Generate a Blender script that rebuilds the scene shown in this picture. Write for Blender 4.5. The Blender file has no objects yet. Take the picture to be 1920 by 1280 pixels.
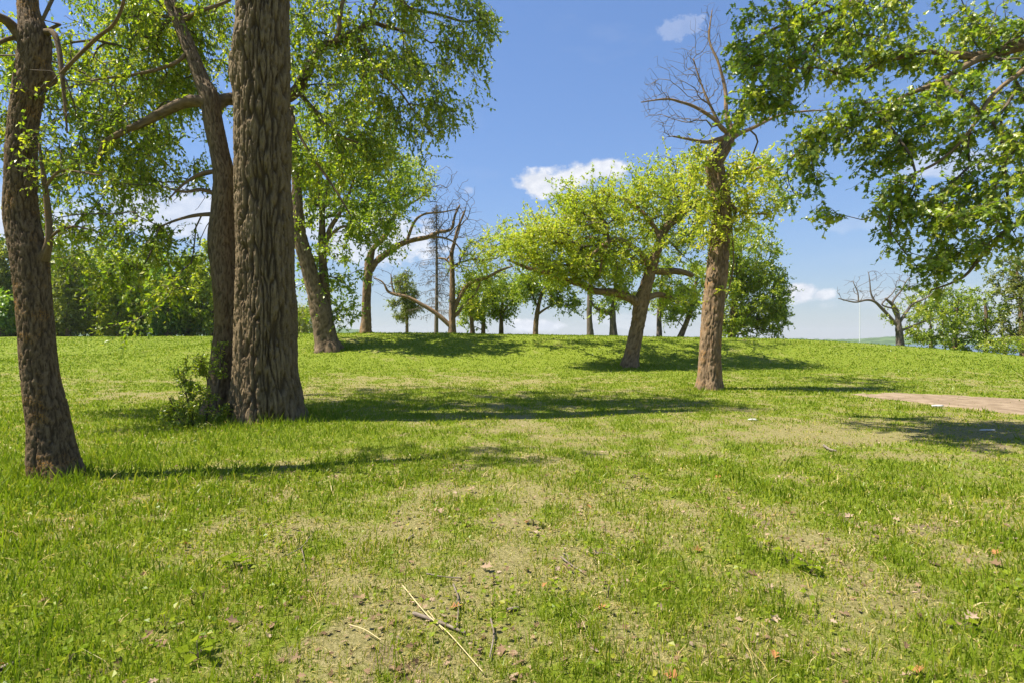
import bpy, math
import numpy as np
from mathutils import Matrix, Vector

# ------------------------------------------------------------------ camera, sky, sun, exposure
scene = bpy.context.scene
CAM_H = 1.6
FPX = 1920 / 36.0 * 20.0            # focal length in photograph pixels (20 mm on 36 mm)
cam_d = bpy.data.cameras.new('camera')
cam_d.lens = 20.0; cam_d.sensor_width = 36.0
cam_d.clip_start = 0.05; cam_d.clip_end = 9000
cam = bpy.data.objects.new('camera', cam_d)
cam.location = (0, 0, CAM_H); cam.rotation_euler = (math.radians(90), 0, 0)
scene.collection.objects.link(cam); scene.camera = cam

SUN_EL, SUN_AZ = math.radians(59), math.radians(-96)      # azimuth clockwise from +Y (view direction): sun on the left
sun_dir = Vector((math.sin(SUN_AZ) * math.cos(SUN_EL), math.cos(SUN_AZ) * math.cos(SUN_EL), math.sin(SUN_EL)))
sl = bpy.data.lights.new('sun', 'SUN'); sl.energy = 4.3; sl.angle = math.radians(0.53); sl.color = (1.0, 0.94, 0.82)
so = bpy.data.objects.new('sun', sl); so.rotation_euler = sun_dir.to_track_quat('Z', 'Y').to_euler()
so.location = (-30, -10, 60); scene.collection.objects.link(so)

world = bpy.data.worlds.new('World'); scene.world = world; world.use_nodes = True
wn, wl = world.node_tree.nodes, world.node_tree.links
wn.clear()
def N(t, **kw):
    n = wn.new(t)
    for k, v in kw.items(): setattr(n, k, v)
    return n
sky = N('ShaderNodeTexSky', sky_type='NISHITA', sun_disc=False, sun_elevation=SUN_EL, sun_rotation=SUN_AZ % (2 * math.pi))
sky.altitude = 200; sky.air_density = 1.0; sky.dust_density = 0.0; sky.ozone_density = 1.6
SKY_STRENGTH = 0.10
def wmath(op, a, b=None, c=None, clamp=False):
    n = N('ShaderNodeMath', operation=op, use_clamp=clamp)
    for i, v in enumerate((a, b, c)):
        if v is None: continue
        if isinstance(v, (int, float)): n.inputs[i].default_value = v
        else: wl.new(v, n.inputs[i])
    return n.outputs[0]
tc = N('ShaderNodeTexCoord'); sep = N('ShaderNodeSeparateXYZ'); wl.new(tc.outputs['Generated'], sep.inputs[0])
az = wmath('ARCTAN2', sep.outputs[0], sep.outputs[1])
el = wmath('ARCSINE', sep.outputs[2])
comb = N('ShaderNodeCombineXYZ'); wl.new(az, comb.inputs[0]); wl.new(el, comb.inputs[1])
def wnoise(scale, detail, rough, sx=1.0, sy=1.0, off=0.0):
    m = N('ShaderNodeMapping'); m.inputs['Scale'].default_value = (sx, sy, 1); m.inputs['Location'].default_value = (off, off * .7, off)
    wl.new(comb.outputs[0], m.inputs[0])
    n = N('ShaderNodeTexNoise'); n.inputs['Scale'].default_value = scale; n.inputs['Detail'].default_value = detail
    n.inputs['Roughness'].default_value = rough
    wl.new(m.outputs[0], n.inputs['Vector']); return n.outputs[0]
nz1 = wnoise(14, 6, .55, 1, 1.6)
nz2 = wnoise(34, 7, .62, 1, 1.3, 3.1)
nz3 = wnoise(5, 6, .6, 1, 2.6, 7.7)
def cloud(caz, cel, raz, rel, dens=1.0, warp=.9):
    """a cumulus centred on a direction of the sky (radians), its outline broken up by noise"""
    du = wmath('DIVIDE', wmath('SUBTRACT', az, caz), raz)
    dv = wmath('DIVIDE', wmath('SUBTRACT', el, cel), rel)
    d = wmath('SQRT', wmath('ADD', wmath('MULTIPLY', du, du), wmath('MULTIPLY', dv, dv)))
    n = wmath('ADD', wmath('MULTIPLY', wmath('SUBTRACT', nz1, .5), 1.5 * warp), wmath('MULTIPLY', wmath('SUBTRACT', nz2, .5), 1.6 * warp))
    v = wmath('ADD', wmath('SUBTRACT', 1.0, d), n)
    return wmath('MULTIPLY', wmath('MULTIPLY', v, 2.6, clamp=True), dens)
def pxdir(px, py):
    x, z = (px - 960) / FPX, (640 - py) / FPX
    return math.atan2(x, 1), math.atan2(z, math.hypot(x, 1))
CLOUDS = [  # direction (through the photograph's pixel) and half size in radians
    (1015, 343, .052, .026, 1, .8), (1075, 333, .055, .028, 1, .8), (1135, 318, .052, .019, .95, .8),
    (1285, 52, .036, .020, .22, 2.4),
    (1500, 550, .036, .018, 1, .6), (1545, 553, .022, .011, .9, .6),
    (1000, 612, .06, .014, .85, .8), (1600, 420, .05, .014, .16, 1.2), (1770, 310, .07, .02, .5, 1.2),
    (350, 400, .10, .055, .75, 1.0), (700, 450, .12, .05, .8, 1.0), (600, 420, .06, .05, .7, 1.0), (880, 357, .012, .008, .35, 1.0),
    (1180, 600, .08, .016, .35, 1.0), (1760, 560, .16, .02, .25, 1.0), (60, 420, .08, .05, .7, 1.0)]
tot = None
for px, py, ra, re, de, wp in CLOUDS:
    a, e = pxdir(px, py)
    c = cloud(a, e, ra, re, de, wp)
    tot = c if tot is None else wmath('MAXIMUM', tot, c)
# thin scattered wisps over the whole dome
wisp = wmath('MULTIPLY', wmath('SUBTRACT', nz3, .56), 1.6, clamp=True)
tot = wmath('MAXIMUM', tot, wmath('MULTIPLY', wisp, .22))
tot = wmath('MULTIPLY', tot, wmath('GREATER_THAN', el, 0.0))
# cloud body: sunlit white with slightly greyer thick parts
shade = N('ShaderNodeMix', data_type='RGBA')
wl.new(wmath('MULTIPLY', wmath('SUBTRACT', nz2, .42), 3.0, clamp=True), shade.inputs['Factor'])
shade.inputs['A'].default_value = (2.9, 3.05, 3.4, 1); shade.inputs['B'].default_value = (4.1, 4.1, 4.2, 1)
mixc = N('ShaderNodeMix', data_type='RGBA')
# the bright band at the horizon is rolled off by luminance, the whole dome alike
lum = N('ShaderNodeRGBToBW'); wl.new(sky.outputs[0], lum.inputs[0])
fac_ = wmath('DIVIDE', 1.0, wmath('ADD', 1.0, wmath('MULTIPLY', lum.outputs[0], .26)))
scl = N('ShaderNodeVectorMath', operation='SCALE'); wl.new(sky.outputs[0], scl.inputs[0]); wl.new(fac_, scl.inputs['Scale'])
wb = N('ShaderNodeVectorMath', operation='MULTIPLY'); wl.new(scl.outputs[0], wb.inputs[0]); wb.inputs[1].default_value = (.87, .965, 1.13)   # camera white balance
hz = N('ShaderNodeMix', data_type='RGBA'); hz.inputs['B'].default_value = (2.35, 2.5, 2.75, 1)
wl.new(wmath('MULTIPLY', wmath('EXPONENT', wmath('MULTIPLY', wmath('ABSOLUTE', el), -13.0)), .85), hz.inputs['Factor']); wl.new(wb.outputs[0], hz.inputs['A'])
wl.new(tot, mixc.inputs['Factor']); wl.new(hz.outputs['Result'], mixc.inputs['A']); wl.new(shade.outputs['Result'], mixc.inputs['B'])
bg = N('ShaderNodeBackground'); bg.inputs['Strength'].default_value = SKY_STRENGTH
wl.new(mixc.outputs['Result'], bg.inputs['Color'])
wo = N('ShaderNodeOutputWorld'); wl.new(bg.outputs[0], wo.inputs['Surface'])

vs = scene.view_settings
vs.view_transform = 'Standard'; vs.look = 'None'; vs.gamma = 1.0; vs.use_curve_mapping = False
vs.exposure = 1.4
scene.render.engine = 'CYCLES'
scene.cycles.max_bounces = 8; scene.cycles.diffuse_bounces = 5; scene.cycles.glossy_bounces = 2
scene.cycles.transmission_bounces = 4; scene.cycles.caustics_reflective = False; scene.cycles.caustics_refractive = False
scene.cycles.use_denoising = True; scene.cycles.denoiser = "OPENIMAGEDENOISE"; scene.cycles.denoising_input_passes = "RGB_ALBEDO_NORMAL"; scene.cycles.denoising_prefilter = "ACCURATE"

# ------------------------------------------------------------------ small numeric helpers
def P(px, py, D):
    """world point seen at photograph pixel (px, py) at distance D along the view"""
    return np.array([(px - 960) / FPX * D, D, CAM_H + (640 - py) / FPX * D])
_rp = np.random.default_rng(5)
_perm = _rp.permutation(256); _perm = np.concatenate([_perm, _perm])
_g = _rp.normal(size=(256, 3)); _g /= np.linalg.norm(_g, axis=1)[:, None]
def perlin(x, y, z=0.0):
    x, y, z = np.broadcast_arrays(np.asarray(x, float), np.asarray(y, float), np.asarray(z, float))
    xi, yi, zi = np.floor(x).astype(int), np.floor(y).astype(int), np.floor(z).astype(int)
    xf, yf, zf = x - xi, y - yi, z - zi
    u, v, w = [t * t * t * (t * (t * 6 - 15) + 10) for t in (xf, yf, zf)]
    xi, yi, zi = xi & 255, yi & 255, zi & 255
    def g(dx, dy, dz):
        h = _perm[_perm[_perm[(xi + dx) & 255] + ((yi + dy) & 255)] + ((zi + dz) & 255)]
        gr = _g[h]
        return gr[..., 0] * (xf - dx) + gr[..., 1] * (yf - dy) + gr[..., 2] * (zf - dz)
    l = lambda a, b, t: a + t * (b - a)
    return l(l(l(g(0,0,0), g(1,0,0), u), l(g(0,1,0), g(1,1,0), u), v),
             l(l(g(0,0,1), g(1,0,1), u), l(g(0,1,1), g(1,1,1), u), v), w) * 1.4
def fbm(x, y, z=0.0, o=4):
    s, a, f = 0, 1, 1
    for i in range(o):
        s = s + a * perlin(x * f + 17 * i, y * f + 31 * i, z * f if not np.isscalar(z) else z); a *= .5; f *= 2.03
    return s
def sstep(a, b, x):
    t = np.clip((x - a) / (b - a), 0, 1); return t * t * (3 - 2 * t)
def unit(v): return v / np.maximum(np.linalg.norm(v, axis=-1, keepdims=True), 1e-9)

def mesh(name, V, faces, mat, attrs=None, smooth=True):
    """faces: list of integer arrays (n,3) or (n,4)"""
    me = bpy.data.meshes.new(name)
    V = np.ascontiguousarray(V, dtype=np.float32)
    faces = [np.asarray(f, dtype=np.int32) for f in faces if len(f)]
    idx = np.concatenate([f.ravel() for f in faces])
    sizes = np.concatenate([np.full(len(f), f.shape[1], np.int32) for f in faces])
    starts = np.concatenate([[0], np.cumsum(sizes)[:-1]]).astype(np.int32)
    me.vertices.add(len(V)); me.vertices.foreach_set('co', V.ravel())
    me.loops.add(len(idx)); me.loops.foreach_set('vertex_index', idx)
    me.polygons.add(len(sizes)); me.polygons.foreach_set('loop_start', starts); me.polygons.foreach_set('loop_total', sizes)
    me.polygons.foreach_set('use_smooth', np.full(len(sizes), smooth))
    for k, a in (attrs or {}).items():
        a = np.asarray(a, np.float32)
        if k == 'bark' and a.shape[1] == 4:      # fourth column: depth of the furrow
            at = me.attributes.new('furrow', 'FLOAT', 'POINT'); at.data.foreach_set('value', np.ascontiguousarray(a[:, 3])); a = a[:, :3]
        if a.ndim == 1:
            at = me.attributes.new(k, 'FLOAT', 'POINT'); at.data.foreach_set('value', a)
        else:
            at = me.attributes.new(k, 'FLOAT_VECTOR', 'POINT'); at.data.foreach_set('vector', np.ascontiguousarray(a).ravel())
    me.update(calc_edges=True); me.materials.append(mat)
    return me
def obj(name, me, parent=None, loc=None, label=None, cat=None, group=None, kind=None):
    o = bpy.data.objects.new(name, me); scene.collection.objects.link(o)
    if parent is not None: o.parent = parent
    if loc is not None: o.location = [float(c) for c in loc]
    if label: o['label'] = label
    if cat: o['category'] = cat
    if group: o['group'] = group
    if kind: o['kind'] = kind
    return o

# ------------------------------------------------------------------ materials
class MatB:
    def __init__(s, name):
        s.m = bpy.data.materials.new(name); s.m.use_nodes = True
        s.n, s.l = s.m.node_tree.nodes, s.m.node_tree.links; s.n.clear()
        s.out = s.n.new('ShaderNodeOutputMaterial')
    def node(s, t, **kw):
        n = s.n.new(t)
        for k, v in kw.items(): setattr(n, k, v)
        return n
    def attr(s, name, vec=False):
        a = s.node('ShaderNodeAttribute', attribute_name=name); return a.outputs['Vector' if vec else 'Fac']
    def noise(s, vec, scale, detail=4, rough=.55, sc=(1, 1, 1)):
        if sc != (1, 1, 1):
            m = s.node('ShaderNodeMapping'); m.inputs['Scale'].default_value = sc; s.l.new(vec, m.inputs[0]); vec = m.outputs[0]
        n = s.node('ShaderNodeTexNoise'); n.inputs['Scale'].default_value = scale; n.inputs['Detail'].default_value = detail
        n.inputs['Roughness'].default_value = rough; s.l.new(vec, n.inputs['Vector']); return n.outputs[0]
    def ramp(s, fac, stops):
        r = s.node('ShaderNodeValToRGB'); e = r.color_ramp.elements
        while len(e) < len(stops): e.new(.5)
        for el_, (p, c) in zip(e, stops):
            el_.position = p; el_.color = (*c, 1) if len(c) == 3 else c
        s.l.new(fac, r.inputs[0]); return r.outputs[0]
    def mix(s, fac, a, b, blend='MIX'):
        m = s.node('ShaderNodeMix', data_type='RGBA', blend_type=blend)
        for key, v in (('Factor', fac), ('A', a), ('B', b)):
            i = m.inputs[key]
            if isinstance(v, (int, float)): i.default_value = v
            elif isinstance(v, tuple): i.default_value = (*v, 1)
            else: s.l.new(v, i)
        return m.outputs['Result']
    def math(s, op, a, b=None, clamp=False):
        n = s.node('ShaderNodeMath', operation=op, use_clamp=clamp)
        for i, v in enumerate((a, b)):
            if v is None: continue
            if isinstance(v, (int, float)): n.inputs[i].default_value = v
            else: s.l.new(v, n.inputs[i])
        return n.outputs[0]
    def bump(s, h, strength=.5, dist=.02):
        b = s.node('ShaderNodeBump'); b.inputs['Strength'].default_value = strength; b.inputs['Distance'].default_value = dist
        s.l.new(h, b.inputs['Height']); return b.outputs[0]
    def principled(s, col, rough=.9, normal=None, spec=.3):
        p = s.node('ShaderNodeBsdfPrincipled'); p.inputs['Roughness'].default_value = rough
        p.inputs['Specular IOR Level'].default_value = spec
        if isinstance(col, tuple): p.inputs['Base Color'].default_value = (*col, 1)
        else: s.l.new(col, p.inputs['Base Color'])
        if normal is not None: s.l.new(normal, p.inputs['Normal'])
        s.l.new(p.outputs[0], s.out.inputs[0]); return p

def leaf_mat(name, stops, trans=.45, gloss=.035, tmul=(1.35, 1.5, .6)):
    b = MatB(name); t = b.attr('tint')
    c = b.ramp(t, stops)
    d = b.node('ShaderNodeBsdfDiffuse'); b.l.new(c, d.inputs[0])
    tr = b.node('ShaderNodeBsdfTranslucent'); b.l.new(b.mix(1.0, c, tmul, 'MULTIPLY'), tr.inputs[0])
    m1 = b.node('ShaderNodeMixShader'); m1.inputs[0].default_value = trans
    b.l.new(d.outputs[0], m1.inputs[1]); b.l.new(tr.outputs[0], m1.inputs[2])
    g = b.node('ShaderNodeBsdfGlossy'); g.inputs['Roughness'].default_value = .38; g.inputs[0].default_value = (1, 1, 1, 1)
    m2 = b.node('ShaderNodeMixShader'); m2.inputs[0].default_value = gloss
    b.l.new(m1.outputs[0], m2.inputs[1]); b.l.new(g.outputs[0], m2.inputs[2]); b.l.new(m2.outputs[0], b.out.inputs[0])
    return b.m
def bark_mat(name, dark, mid, light, freq=14, lichen=None, bump=.8, dist=.03):
    b = MatB(name); v = b.attr('bark', True)
    n1 = b.noise(v, freq, 6, .62, (1, 1, .22)); n2 = b.noise(v, freq * .16, 3, .5); n3 = b.noise(v, freq * 5, 4, .6, (1, 1, .4))
    c = b.ramp(b.math('ADD', b.math('MULTIPLY', n1, .7), b.math('MULTIPLY', n3, .3)), [(.34, dark), (.5, mid), (.68, light)])
    c = b.mix(b.math('MULTIPLY', n2, .5), c, tuple(x * 1.35 for x in mid), 'MIX')
    if lichen:
        f = b.math('MULTIPLY', b.ramp(n2, [(.54, (0, 0, 0)), (.68, (1, 1, 1))]), b.ramp(n3, [(.46, (0, 0, 0)), (.62, (1, 1, 1))]))
        c = b.mix(f, c, lichen)
    c = b.mix(b.math('MULTIPLY', b.attr('furrow'), .8), c, tuple(x * .8 for x in dark))      # darker inner bark in the furrows, their shade also put into the colour
    h = b.math('ADD', n1, b.math('MULTIPLY', n3, .35))
    b.principled(c, .92, b.bump(h, bump, dist), .2)
    return b.m

M = {}
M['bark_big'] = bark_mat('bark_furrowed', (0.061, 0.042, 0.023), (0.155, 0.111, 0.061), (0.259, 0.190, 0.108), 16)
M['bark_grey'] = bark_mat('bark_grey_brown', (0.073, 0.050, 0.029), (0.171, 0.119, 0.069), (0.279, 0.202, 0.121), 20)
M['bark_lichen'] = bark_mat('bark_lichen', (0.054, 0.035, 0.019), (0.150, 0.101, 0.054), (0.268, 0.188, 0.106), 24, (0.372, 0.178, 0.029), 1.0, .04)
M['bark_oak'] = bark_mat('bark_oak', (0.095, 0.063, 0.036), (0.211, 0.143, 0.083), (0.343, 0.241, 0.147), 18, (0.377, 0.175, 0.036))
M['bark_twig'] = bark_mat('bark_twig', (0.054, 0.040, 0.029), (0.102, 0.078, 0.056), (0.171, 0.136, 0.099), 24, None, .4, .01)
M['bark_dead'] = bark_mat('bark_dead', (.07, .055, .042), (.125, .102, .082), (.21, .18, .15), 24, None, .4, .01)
M['leaf_elm'] = leaf_mat('leaf_elm', [(0, (0.133, 0.194, 0.014)), (.5, (0.248, 0.317, 0.023)), (1, (0.467, 0.439, 0.043))], .5)
M['leaf_oak_near'] = leaf_mat('leaf_oak_near', [(0, (0.122, 0.190, 0.022)), (.55, (0.228, 0.302, 0.029)), (1, (0.454, 0.451, 0.053))], .47, .03)
M['leaf_oak_spring'] = leaf_mat('leaf_oak_spring', [(0, (0.216, 0.281, 0.033)), (.5, (0.351, 0.394, 0.043)), (1, (0.522, 0.462, 0.071))], .5, .02)
M['leaf_mid'] = leaf_mat('leaf_mid', [(0, (0.133, 0.196, 0.021)), (.55, (0.257, 0.327, 0.028)), (1, (0.453, 0.446, 0.044))], .47)
M['leaf_dark'] = leaf_mat('leaf_dark', [(0, (0.094, 0.173, 0.020)), (.6, (0.179, 0.279, 0.029)), (1, (0.342, 0.428, 0.041))], .42)
M['leaf_olive'] = leaf_mat('leaf_olive', [(0, (.12, .145, .026)), (.6, (.20, .22, .040)), (1, (.30, .30, .065))], .42)
M['leaf_willow'] = leaf_mat('leaf_willow', [(0, (.25, .27, .045)), (.6, (.36, .37, .07)), (1, (.45, .44, .11))], .45)
M['needle_dead'] = leaf_mat('needle_dead', [(0, (.10, .085, .06)), (1, (.19, .165, .12))], .2, .02, (1, 1, 1))
M['grass'] = leaf_mat('grass_blades', [(0, (0.114, 0.178, 0.010)), (.30, (0.201, 0.269, 0.015)), (.55, (0.327, 0.320, 0.037)), (.80, (0.480, 0.365, 0.130)), (1, (0.564, 0.468, 0.234))], .42, .010, (1.2, 1.25, .7))
M['litter'] = leaf_mat('leaf_litter', [(0, (0.111, 0.068, 0.038)), (.5, (0.281, 0.187, 0.111)), (.8, (0.408, 0.306, 0.221)), (1, (0.357, 0.153, 0.051))], .15, .0, (1, 1, 1))

def ground_material():
    b = MatB('lawn_ground'); geo = b.node('ShaderNodeNewGeometry'); pos = geo.outputs['Position']
    dry = b.attr('dry'); dirt = b.attr('dirt')
    f1 = b.noise(pos, 38, 6, .7); f2 = b.noise(pos, 6, 5, .6); f3 = b.noise(pos, 150, 3, .7)
    green = b.ramp(f1, [(.3, (.085, .115, .012)), (.5, (.155, .20, .018)), (.7, (.235, .26, .036))])
    straw = b.ramp(b.math('ADD', b.math('MULTIPLY', f1, .6), b.math('MULTIPLY', f3, .4)), [(.34, (.085, .085, .028)), (.5, (.235, .205, .078)), (.66, (.42, .36, .185))])
    soil = b.ramp(f3, [(.3, (.11, .075, .048)), (.6, (.23, .165, .11)), (.75, (.36, .28, .20))])
    k = b.math('ADD', dry, b.math('MULTIPLY', b.math('SUBTRACT', f2, .5), 1.1))
    c = b.mix(b.ramp(k, [(.30, (0, 0, 0)), (.62, (1, 1, 1))]), green, straw)
    k2 = b.math('ADD', dirt, b.math('MULTIPLY', b.math('SUBTRACT', f2, .5), .8))
    c = b.mix(b.ramp(k2, [(.56, (0, 0, 0)), (.80, (1, 1, 1))]), c, soil)
    h = b.math('ADD', f1, b.math('MULTIPLY', f3, .4))
    b.principled(c, .95, b.bump(h, .9, .03), .1)
    return b.m
M['ground'] = ground_material()

# ------------------------------------------------------------------ terrain
def interp(x, xs, ys):
    """monotone-ish smooth interpolation through knots"""
    xs, ys = np.asarray(xs, float), np.asarray(ys, float)
    sl_ = np.diff(ys) / np.diff(xs); m = np.concatenate([[sl_[0]], (sl_[:-1] + sl_[1:]) / 2, [sl_[-1]]])
    m[1:-1] = np.where(sl_[:-1] * sl_[1:] <= 0, 0, m[1:-1])
    x = np.clip(x, xs[0], xs[-1]); i = np.clip(np.searchsorted(xs, x) - 1, 0, len(xs) - 2)
    h = xs[i + 1] - xs[i]; t = (x - xs[i]) / h
    return (2*t**3 - 3*t**2 + 1) * ys[i] + (t**3 - 2*t**2 + t) * h * m[i] + (-2*t**3 + 3*t**2) * ys[i+1] + (t**3 - t**2) * h * m[i+1]
LAKE_Z = -4.0
def zg(x, y, rough=True):
    x, y = np.broadcast_arrays(np.asarray(x, float), np.asarray(y, float))
    field = interp(y, [-60, 0, 6.5, 11, 17, 25, 35, 45, 60, 78, 110, 160, 4000], [0, 0, .02, .10, .28, .72, 1.25, 1.68, 2.12, 2.1, -1, -6, -7])
    zc = interp(x, [-60, -12, -6.7, 1.3, 9.2, 17.2, 23.6, 30, 45, 80], [2.05, 2.05, 2.09, 1.98, 1.85, 1.69, 1.28, .70, -.2, -1.5])
    foot = interp(y, [-60, 0, 6.5, 11, 17, 22, 25, 60], [0, 0, .02, .10, .17, .32, .43, .5])
    s = sstep(23.5, 34, y)
    front = foot * (1 - s) + zc * s
    back = interp(y, [0, 36, 48, 62, 85, 130, 4000], [0, 0, -.6, -2.2, -5.0, -7, -7])
    # the ridge only lifts, beyond it the land drops to the lake
    mound = front + back * (zc + 1) / 3.0
    mound = np.where(y > 85, np.minimum(mound, -4.6), mound)
    w = sstep(-22, -12, x)
    z = field * (1 - w) + mound * w
    z = np.where(x > 34, z - (x - 34) * .05 * sstep(10, 30, y), z)
    z = np.maximum(z, -7)
    if rough:
        z = z + .035 * perlin(x * .45, y * .45, 1.3) * sstep(1, 4, y) + .012 * perlin(x * 1.7, y * 1.7, 4.2)
    return z
def base(px, D, dz=0.0):
    x = (px - 960) / FPX * D
    return np.array([x, D, float(zg(x, D)) + dz])

def path_mask(x, y):
    """1 on the bare dirt drive at the right"""
    e = .3 * perlin(x * .9, y * .9, 9.1) + .2 * perlin(x * 3, y * 3, 2.2) + .12 * perlin(x * 8, y * 8, 1.2)
    far = interp(x, [9.0, 9.8, 11.7, 13, 16, 30], [16.0, 15.95, 15.8, 14.6, 13.0, 9])
    left = interp(y, [4, 7, 9, 11.8, 12.8, 13.9, 15.5, 17], [13.5, 12.2, 11.5, 10.6, 10.15, 9.7, 9.4, 9.4])
    return sstep(-.1, .12, np.minimum(far - y, x - left) + e) * (y > 4)
def dry_map(x, y):
    d = .42 + .12 * (1 - sstep(9, 16, y)) + .24 * fbm(x * .33, y * .33, .5, 3) + .46 * fbm(x * 1.9, y * 1.9, 3.7, 3)
    r = np.hypot(x, y)
    d = d + .06 * np.exp(-((r - 4.5) / 3.0) ** 2)                       # thin worn turf nearest the photographer
    d = d - .30 * sstep(-.8, -4.2, x) * (1 - sstep(9, 16, y)) - .08      # lush under the left trees
    d = d + .30 * np.exp(-((y - 19.5 - .1 * x) / 2.0) ** 2) * np.exp(-((x + 2.5) / 5.0) ** 2)
    d = d + .22 * np.exp(-((y - 9.6) / 1.3) ** 2) * np.exp(-((x - 4.6) / 3.0) ** 2)
    d = d + .30 * np.exp(-((y - 15.0) / 1.4) ** 2) * np.exp(-((x + 8.2) / 2.4) ** 2)
    tr = np.abs(x - (.05 + .075 * (y - 3) + .12 * np.sin(y * 1.1)))          # a trodden line
    d = d + .16 * np.exp(-(tr / .22) ** 2) * (1 - sstep(6.2, 8, y))
    d = d - .26 * sstep(21, 25, y) - .05 * sstep(-12, -20, x) * sstep(12, 20, y)
    return np.clip(d, 0, 1)
def dirt_map(x, y):
    d = .16 + .55 * fbm(x * .55 + 40, y * .55, 8.8, 3) + .3 * fbm(x * 2.4, y * 2.4, 6.1, 2)
    d = d + .25 * np.exp(-((y - 9.4) / .9) ** 2) * np.exp(-((x - 4.4) / 2.2) ** 2)
    d = d - .5 * sstep(12, 20, y) - .3 * sstep(-1, -4, x)
    return np.clip(d, 0, 1)

rad = np.concatenate([[0.4], 0.9 * 1.021 ** np.arange(0, 225)]); rad = rad[rad < 95]
rad = np.concatenate([rad, np.geomspace(98, 2500, 36)])
ang = np.concatenate([np.linspace(-180, -60, 40, endpoint=False), np.linspace(-60, 60, 280, endpoint=False), np.linspace(60, 180, 40, endpoint=False)])
A_, R_ = np.meshgrid(np.radians(ang), rad)
gx, gy = (np.sin(A_) * R_).ravel(), (np.cos(A_) * R_).ravel()
gz = zg(gx, gy)
nr, na = len(rad), len(ang)
ii = np.arange(nr * na).reshape(nr, na)
q = np.stack([ii[:-1, :], np.roll(ii, -1, 1)[:-1, :], np.roll(ii, -1, 1)[1:, :], ii[1:, :]], -1).reshape(-1, 4)
V = np.stack([gx, gy, gz], 1); V = np.vstack([V, [[0, 0, 0]]])
fan = np.stack([np.full(na, len(V) - 1), np.roll(ii[0], -1), ii[0]], -1)
gdry = np.append(dry_map(gx, gy), .5); gdirt = np.append(dirt_map(gx, gy), .2)
GROUND = obj('ground', mesh('ground', V, [q[:, ::-1], fan[:, ::-1]], M['ground'], {'dry': gdry, 'dirt': gdirt}), kind='structure')

# bare dirt drive, a sheet lying on the lawn
b = MatB('dirt_drive'); pos = b.node('ShaderNodeNewGeometry').outputs['Position']
n1 = b.noise(pos, 3, 5, .6); n2 = b.noise(pos, 60, 4, .7)
c = b.ramp(b.math('ADD', b.math('MULTIPLY', n1, .6), b.math('MULTIPLY', n2, .4)), [(.3, (.12, .085, .055)), (.5, (.23, .17, .11)), (.7, (.36, .28, .195))])
b.principled(c, .95, b.bump(n2, .6, .015), .1); M['dirt'] = b.m
px_ = np.linspace(9.0, 22, 130); py_ = np.linspace(4.5, 16.8, 124)
X, Y = np.meshgrid(px_, py_); mk = path_mask(X, Y)
Z = zg(X, Y) + .012 - .05 * (1 - mk)
iv = np.arange(X.size).reshape(X.shape)
q = np.stack([iv[:-1, :-1], iv[:-1, 1:], iv[1:, 1:], iv[1:, :-1]], -1).reshape(-1, 4)
keep = mk.ravel()[q].max(1) > .02
obj('dirt_path', mesh('dirt_path', np.stack([X.ravel(), Y.ravel(), Z.ravel()], 1), [q[keep]], M['dirt']), kind='structure')

# lake and far shore
b = MatB('lake_water'); pos = b.node('ShaderNodeNewGeometry').outputs['Position']
n1 = b.noise(pos, .9, 4, .6, (1, .35, 1))
p = b.principled((.02, .05, .085), .18, b.bump(n1, .5, .3), .5); M['water'] = b.m
lr = np.geomspace(70, 2450, 12); la = np.radians(np.linspace(-100, 100, 60))
A_, R_ = np.meshgrid(la, lr); iv = np.arange(A_.size).reshape(A_.shape)
q = np.stack([iv[:-1, :-1], iv[1:, :-1], iv[1:, 1:], iv[:-1, 1:]], -1).reshape(-1, 4)
obj('lake', mesh('lake', np.stack([(np.sin(A_) * R_).ravel(), (np.cos(A_) * R_).ravel(), np.full(A_.size, LAKE_Z)], 1), [q], M['water']), kind='structure')

b = MatB('wooded_hills'); pos = b.node('ShaderNodeNewGeometry').outputs['Position']
n1 = b.noise(pos, .03, 6, .7); n2 = b.noise(pos, .006, 3, .5)
c = b.ramp(n1, [(.35, (.035, .065, .022)), (.55, (.075, .125, .035)), (.7, (.12, .17, .06))])
c = b.mix(b.ramp(n2, [(.52, (0, 0, 0)), (.62, (1, 1, 1))]), c, (.10, .15, .05))
b.principled(c, .95, b.bump(n1, 1, 6), .1); M['hills'] = b.m
aa = np.radians(np.linspace(-75, 75, 900)); rr = np.linspace(1350, 2100, 22)
A_, R_ = np.meshgrid(aa, rr); X, Y = np.sin(A_) * R_, np.cos(A_) * R_
prof = interp(np.degrees(aa), [-75, -40, -22, -16, -12, -4, 6, 14, 22, 30, 34, 38, 50, 75], [55, 50, 44, 46, 30, 20, 20, 21, 15, 12, 20, 13, 22, 30])
t = (R_ - 1350) / 750
Z = LAKE_Z - 1 + prof[None, :] * sstep(0, .55, t) * (1 - .25 * sstep(.7, 1, t)) * (.85 + .35 * fbm(X * .003, Y * .003, 2, 3)) + (6 * np.abs(perlin(X * .03, Y * .03, 1)) + 5 * perlin(X * .06, Y * .06, 5)) * sstep(0, .1, t)
iv = np.arange(A_.size).reshape(A_.shape)
q = np.stack([iv[:-1, :-1], iv[:-1, 1:], iv[1:, 1:], iv[1:, :-1]], -1).reshape(-1, 4)
obj('hills', mesh('hills', np.stack([X.ravel(), Y.ravel(), Z.ravel()], 1), [q], M['hills']), kind='structure')

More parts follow.
